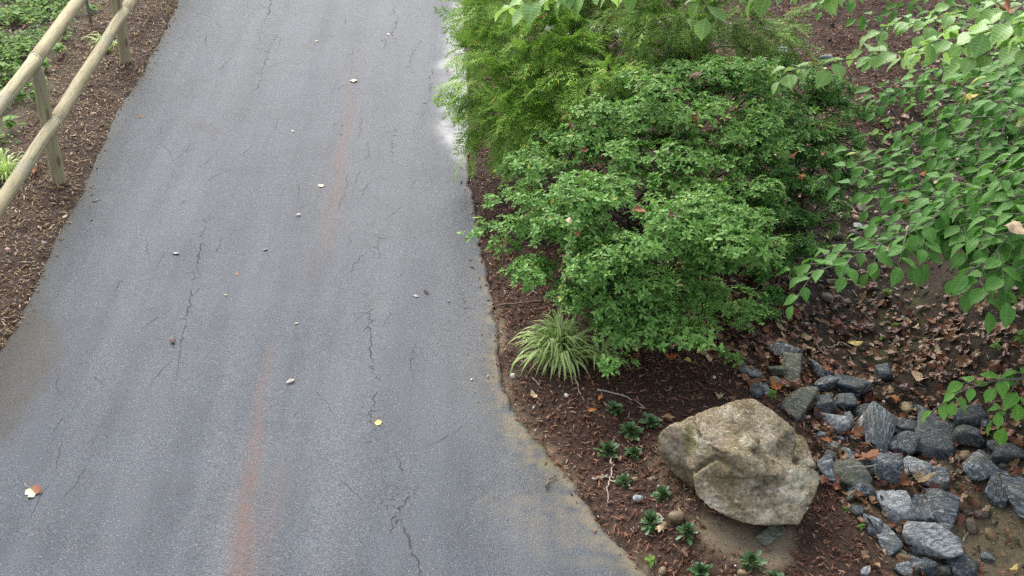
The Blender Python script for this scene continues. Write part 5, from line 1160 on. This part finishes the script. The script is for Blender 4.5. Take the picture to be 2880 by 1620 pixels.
# ================================================================== single dead leaves
VEGA = np.concatenate(VEG)
def on_foliage(px, py):
    m = (np.abs(VEGA[:, 0] - px) < 16) & (np.abs(VEGA[:, 1] - py) < 16)
    if not m.any(): return P(px, py, .02)
    dep = np.percentile(VEGA[m, 2], 8) - .03; dx, dy, dz = ray(px, py); t = dep; return np.array([dx * t, dy * t, H + dz * t])
FL = [  # px, py, size px, kind, colour, curl, where, label
 (890,206,20,'tulip','cream',.5,'p','cream tulip-shaped leaf on the asphalt, uppermost of the pale ones'), (808,470,18,'round','cream',.4,'p','whitish round leaf on the asphalt beside the red stain'),
 (751,544,20,'maple','grey',.9,'p','pale curled star-like leaf on the asphalt above the middle'), (668,631,15,'oval','grey',.7,'p','small grey curled leaf at the centre left of the asphalt'),
 (443,640,22,'oval','grey',1.0,'p','rolled grey leaf on the left half of the asphalt'), (436,861,24,'maple','brown',1.0,'p','crumpled brown leaf at the foot of the long left crack'),
 (352,295,16,'oval','rust',.7,'p','small reddish leaf on the asphalt near the fence side'), (731,962,26,'oval','grey',.9,'p','folded pinkish-grey leaf in the lower middle of the asphalt'),
 (952,1066,22,'round','yellow',.3,'p','round yellow leaf on the asphalt'), (85,1238,46,'tulip','cream',.35,'p','big two-toned tulip tree leaf at the lower left'),
 (1047,746,16,'oval','grey',.6,'p','small grey leaf beside the short dark chip on asphalt'), (797,105,12,'oval','tan',.5,'p','tiny tan leaf near the top of the path'), (977,87,10,'round','cream',.4,'p','tiny cream leaf near the top of the path'),
 (842,313,10,'oval','brown',.5,'p','tiny dark leaf beside the upper red stain'), (737,331,12,'oval','tan',.4,'p','small tan fleck of leaf left of the red stain'), (598,692,11,'oval','orange',.4,'p','small orange leaf fragment on the asphalt'),
 (746,816,12,'oval','tan',.4,'p','small tan leaf fragment right above the lower red stain'), (568,745,10,'oval','tan',.4,'p','faded tan leaf fragment on the left asphalt'),
 (1690,910,36,'maple','orange',.4,'g','bright orange maple leaf on mulch above the boulder'), (1728,918,22,'round','yellow',.4,'g','yellowish round leaf right of the orange maple leaf'), (1782,910,26,'oval','tan',.7,'g','curled tan leaf lying alone above the boulder'),
 (1597,884,26,'round','tan',.5,'g','square-looking tan leaf right of the lilyturf'), (1812,1007,24,'maple','tan',.8,'g','pale pinkish leaf at the top rim of the boulder'), (1510,1008,20,'oval','orange',.5,'g','orange-brown leaf at the tip of the pale twig'),
 (1343,1003,26,'oval','tan',.5,'g','tan oval leaf in mulch lower left of the lilyturf'), (1600,906,24,'maple','rust',.6,'g','reddish leaf below the square tan one'), (1385,845,20,'oval','tan',.8,'v','tan leaf caught in the lilyturf blades'),
 (1660,1340,30,'maple','tan',.6,'g','tan leaf below the dark rosette beside the tan stone'), (1715,1395,34,'maple','brown',.7,'g','dark brown leaf near the bottom edge rosette'), (1490,1040,22,'oval','orange',.5,'g','orange bark-like leaf left of the first rosette'),
 (84,441,34,'maple','rust',.9,'g','crumpled reddish leaf beside the left lilyturf'), (8,426,18,'round','yellow',.3,'g','yellow leaf at the left frame edge'), (165,552,16,'oval','cream',.5,'g','pale leaf at the left mulch edge below the near post'),
 (1365,45,30,'maple','rust',.9,'v','dark red-brown leaf high in the feathery shrub'), (1545,68,50,'maple','orange',.5,'v','large orange-brown leaf cluster in the dark feathery shrub'), (1490,95,34,'maple','grey',.6,'v','pale grey-green withered leaf in the feathery shrub'),
 (1246,202,22,'oval','orange',.6,'v','orange leaf on the feathery shrub near the wet patch'), (1290,135,24,'round','grey',.6,'v','mauve-grey leaf on the feathery shrub'), (1748,318,36,'maple','rust',.9,'v','big curled orange-brown leaf on the tall azalea'),
 (1472,379,26,'maple','red',.8,'v','red-brown curled leaf on the tall azalea, left part'), (1440,322,30,'maple','brown',.8,'v','torn brown leaf on the tall azalea left of centre'), (1605,535,36,'oval','rust',.7,'v','long brown leaf on the front azalea top'),
 (1692,545,26,'oval','brown',.8,'v','dark brown curled leaf on the front azalea right of the long one'), (1450,588,22,'round','rust',.6,'v','orange-brown leaf on the front azalea, left half'), (1428,558,18,'round','cream',.5,'v','pale leaf on the front azalea, left half'),
 (1880,228,26,'oval','yellow',.7,'v','yellow-tan leaf on the right part of the tall azalea'), (1745,200,40,'maple','brown',.8,'v','dark brown leaf mass high in the tall azalea'), (2067,386,30,'maple','rust',.9,'v','red-brown leaf on the right azalea'),
 (2020,450,32,'maple','orange',.5,'v','orange-brown leaf on the lower right azalea'), (2268,511,34,'round','rust',.6,'v','pinkish-brown leaf resting on the beech spray'), (2552,584,70,'oval','tan',.9,'v','large tan withered leaf among the beech leaves'),
 (2430,255,40,'maple','yellow',.9,'v','golden withered leaf in the upper beech leaves'), (2320,440,22,'oval','orange',.7,'v','small orange leaf on the beech twig'), (1990,395,26,'oval','rust',.7,'v','rusty leaf in the shade between two azaleas'),
 (2535,30,60,'maple','rust',.9,'v','big brown dead leaf at the upper right corner'), (2440,90,40,'oval','brown',.6,'v','brown withered leaf hanging on the pale branch'), (1700,1120*0+232,30,'maple','brown',.8,'v','brown leaf left of the dark leaf mass'),
 (2108,962,30,'maple','red',.5,'g','bright red maple leaf left of the long banded stone'), (1953,985,44,'maple','orange',.5,'g','orange-red leaf beside the small greenish stone'), (2250,1012,36,'maple','orange',.5,'g','orange maple leaf right of the long banded stone'),
 (2078,955,34,'maple','rust',.5,'g','reddish leaf pair on the grey stone top'), (2150,1115,60,'maple','rust',.7,'g','dark red leaves in the gap below the pale veined stone'), (2080,1122,40,'maple','orange',.5,'g','bright orange leaf right of the boulder notch'),
 (2265,1225,74,'maple','rust',.6,'g','large salmon-brown leaf pile in the centre of the stones'), (2305,1215,60,'maple','tan',.7,'g','pale tan crumpled leaf above the brightest stone'), (2168,1180,70,'oak','rust',.5,'g','brown oak leaf across the mossy stone'),
 (2440,1215,30,'oval','tan',.4,'g','smooth tan leaf on the sand right of the tallest slab'), (2390,1222,34,'maple','red',.8,'g','dark red curled leaf below the tallest slab'), (2345,1338,36,'oval','yellow',.8,'g','yellow curled leaf beside the striped stone'), (2548,1440,26,'oval','yellow',.6,'g','yellow leaf at the lower right corner'),
 (2465,1095,26,'oval','rust',.5,'g','rust leaf standing between dark stones'), (2360,895,40,'oak','tan',.4,'g','large pale grey-tan leaf at the end of the dark stick'), (2310,930+30,50,'oval','tan',.6,'g','long tan leaf beside the lone dark stone'), (2150,872,34,'oval','yellow',.4,'g','ochre leaf under the short stick'),
 (2040,888,30,'oval','tan',.4,'g','tan leaf left of the straight brown stick'), (2106,828,44,'maple','red',.5,'g','glossy dark red leaf by the hooked root'), (1992,795,50,'maple','red',.5,'g','deep red leaf below the trailing azalea sprig'), (2340,815,40,'maple','rust',.6,'g','brown leaf on the dark soil beneath the beech tip')]
LT = {}
for i, (x, y, sz, kind, c, curl, where, lab) in enumerate(FL):
    tv, tf = leaf_template(kind, 200 + i, curl * (.45 if where == 'p' else 1)); r = np.random.default_rng(i)
    if where == 'p': p = unproj(x, y, .012); p[2] = path_z(p[0], p[1]) + .003
    elif where == 'g': p = P(x, y) + [0, 0, .02]
    else: p = on_foliage(x, y)
    dep = proj(*p)[2]; S = sz * dep / F * (.98 if where == 'p' else 1.12); a = r.uniform(0, 6.28); up = norm(np.array([[r.normal(0, .15), r.normal(0, .15) - (.3 if where == 'v' else 0), 1.0]])); Fm = frames(np.array([[math.cos(a), math.sin(a), 0]]), up)[0]
    if lab.startswith('bright red') or lab.startswith('reddish leaf pair') or lab.startswith('brown oak'): p = p + [0, 0, .05]
    s = Soup(); s.add(tv * S, tf)
    o = link('fallen_leaf', None, None, p, Fm); o2 = s.mesh('fallen_leaf', M['leaf_' + c], True); bpy.data.objects.remove(o); o = link('fallen_leaf', o2, None, p, Fm)
    if sz > 15 and where != 'v':
        q = Soup(); b0 = np.array([0, tv[:, 1].min() * S * .9, .004]); tube(q, [b0, b0 + [.1 * S, -.3 * S, .006], b0 + [.05 * S, -.62 * S, .002]], [.0013, .0011, .001], 5); link('stalk', q.mesh('stalk', M['leaf_' + ('tan' if c != 'grey' else 'grey')]), o)
    if i == 9:  # the brown half of the two-toned leaf
        q = Soup(); k = tv[:, 0] < .02; m = np.array([t for t in tf if k[t].all()]); q.add(tv * S + [0, 0, .0012], m); link('brown_half', q.mesh('brown_half', M['leaf_rust'], True), o)
    tag(o, lab, 'leaf')
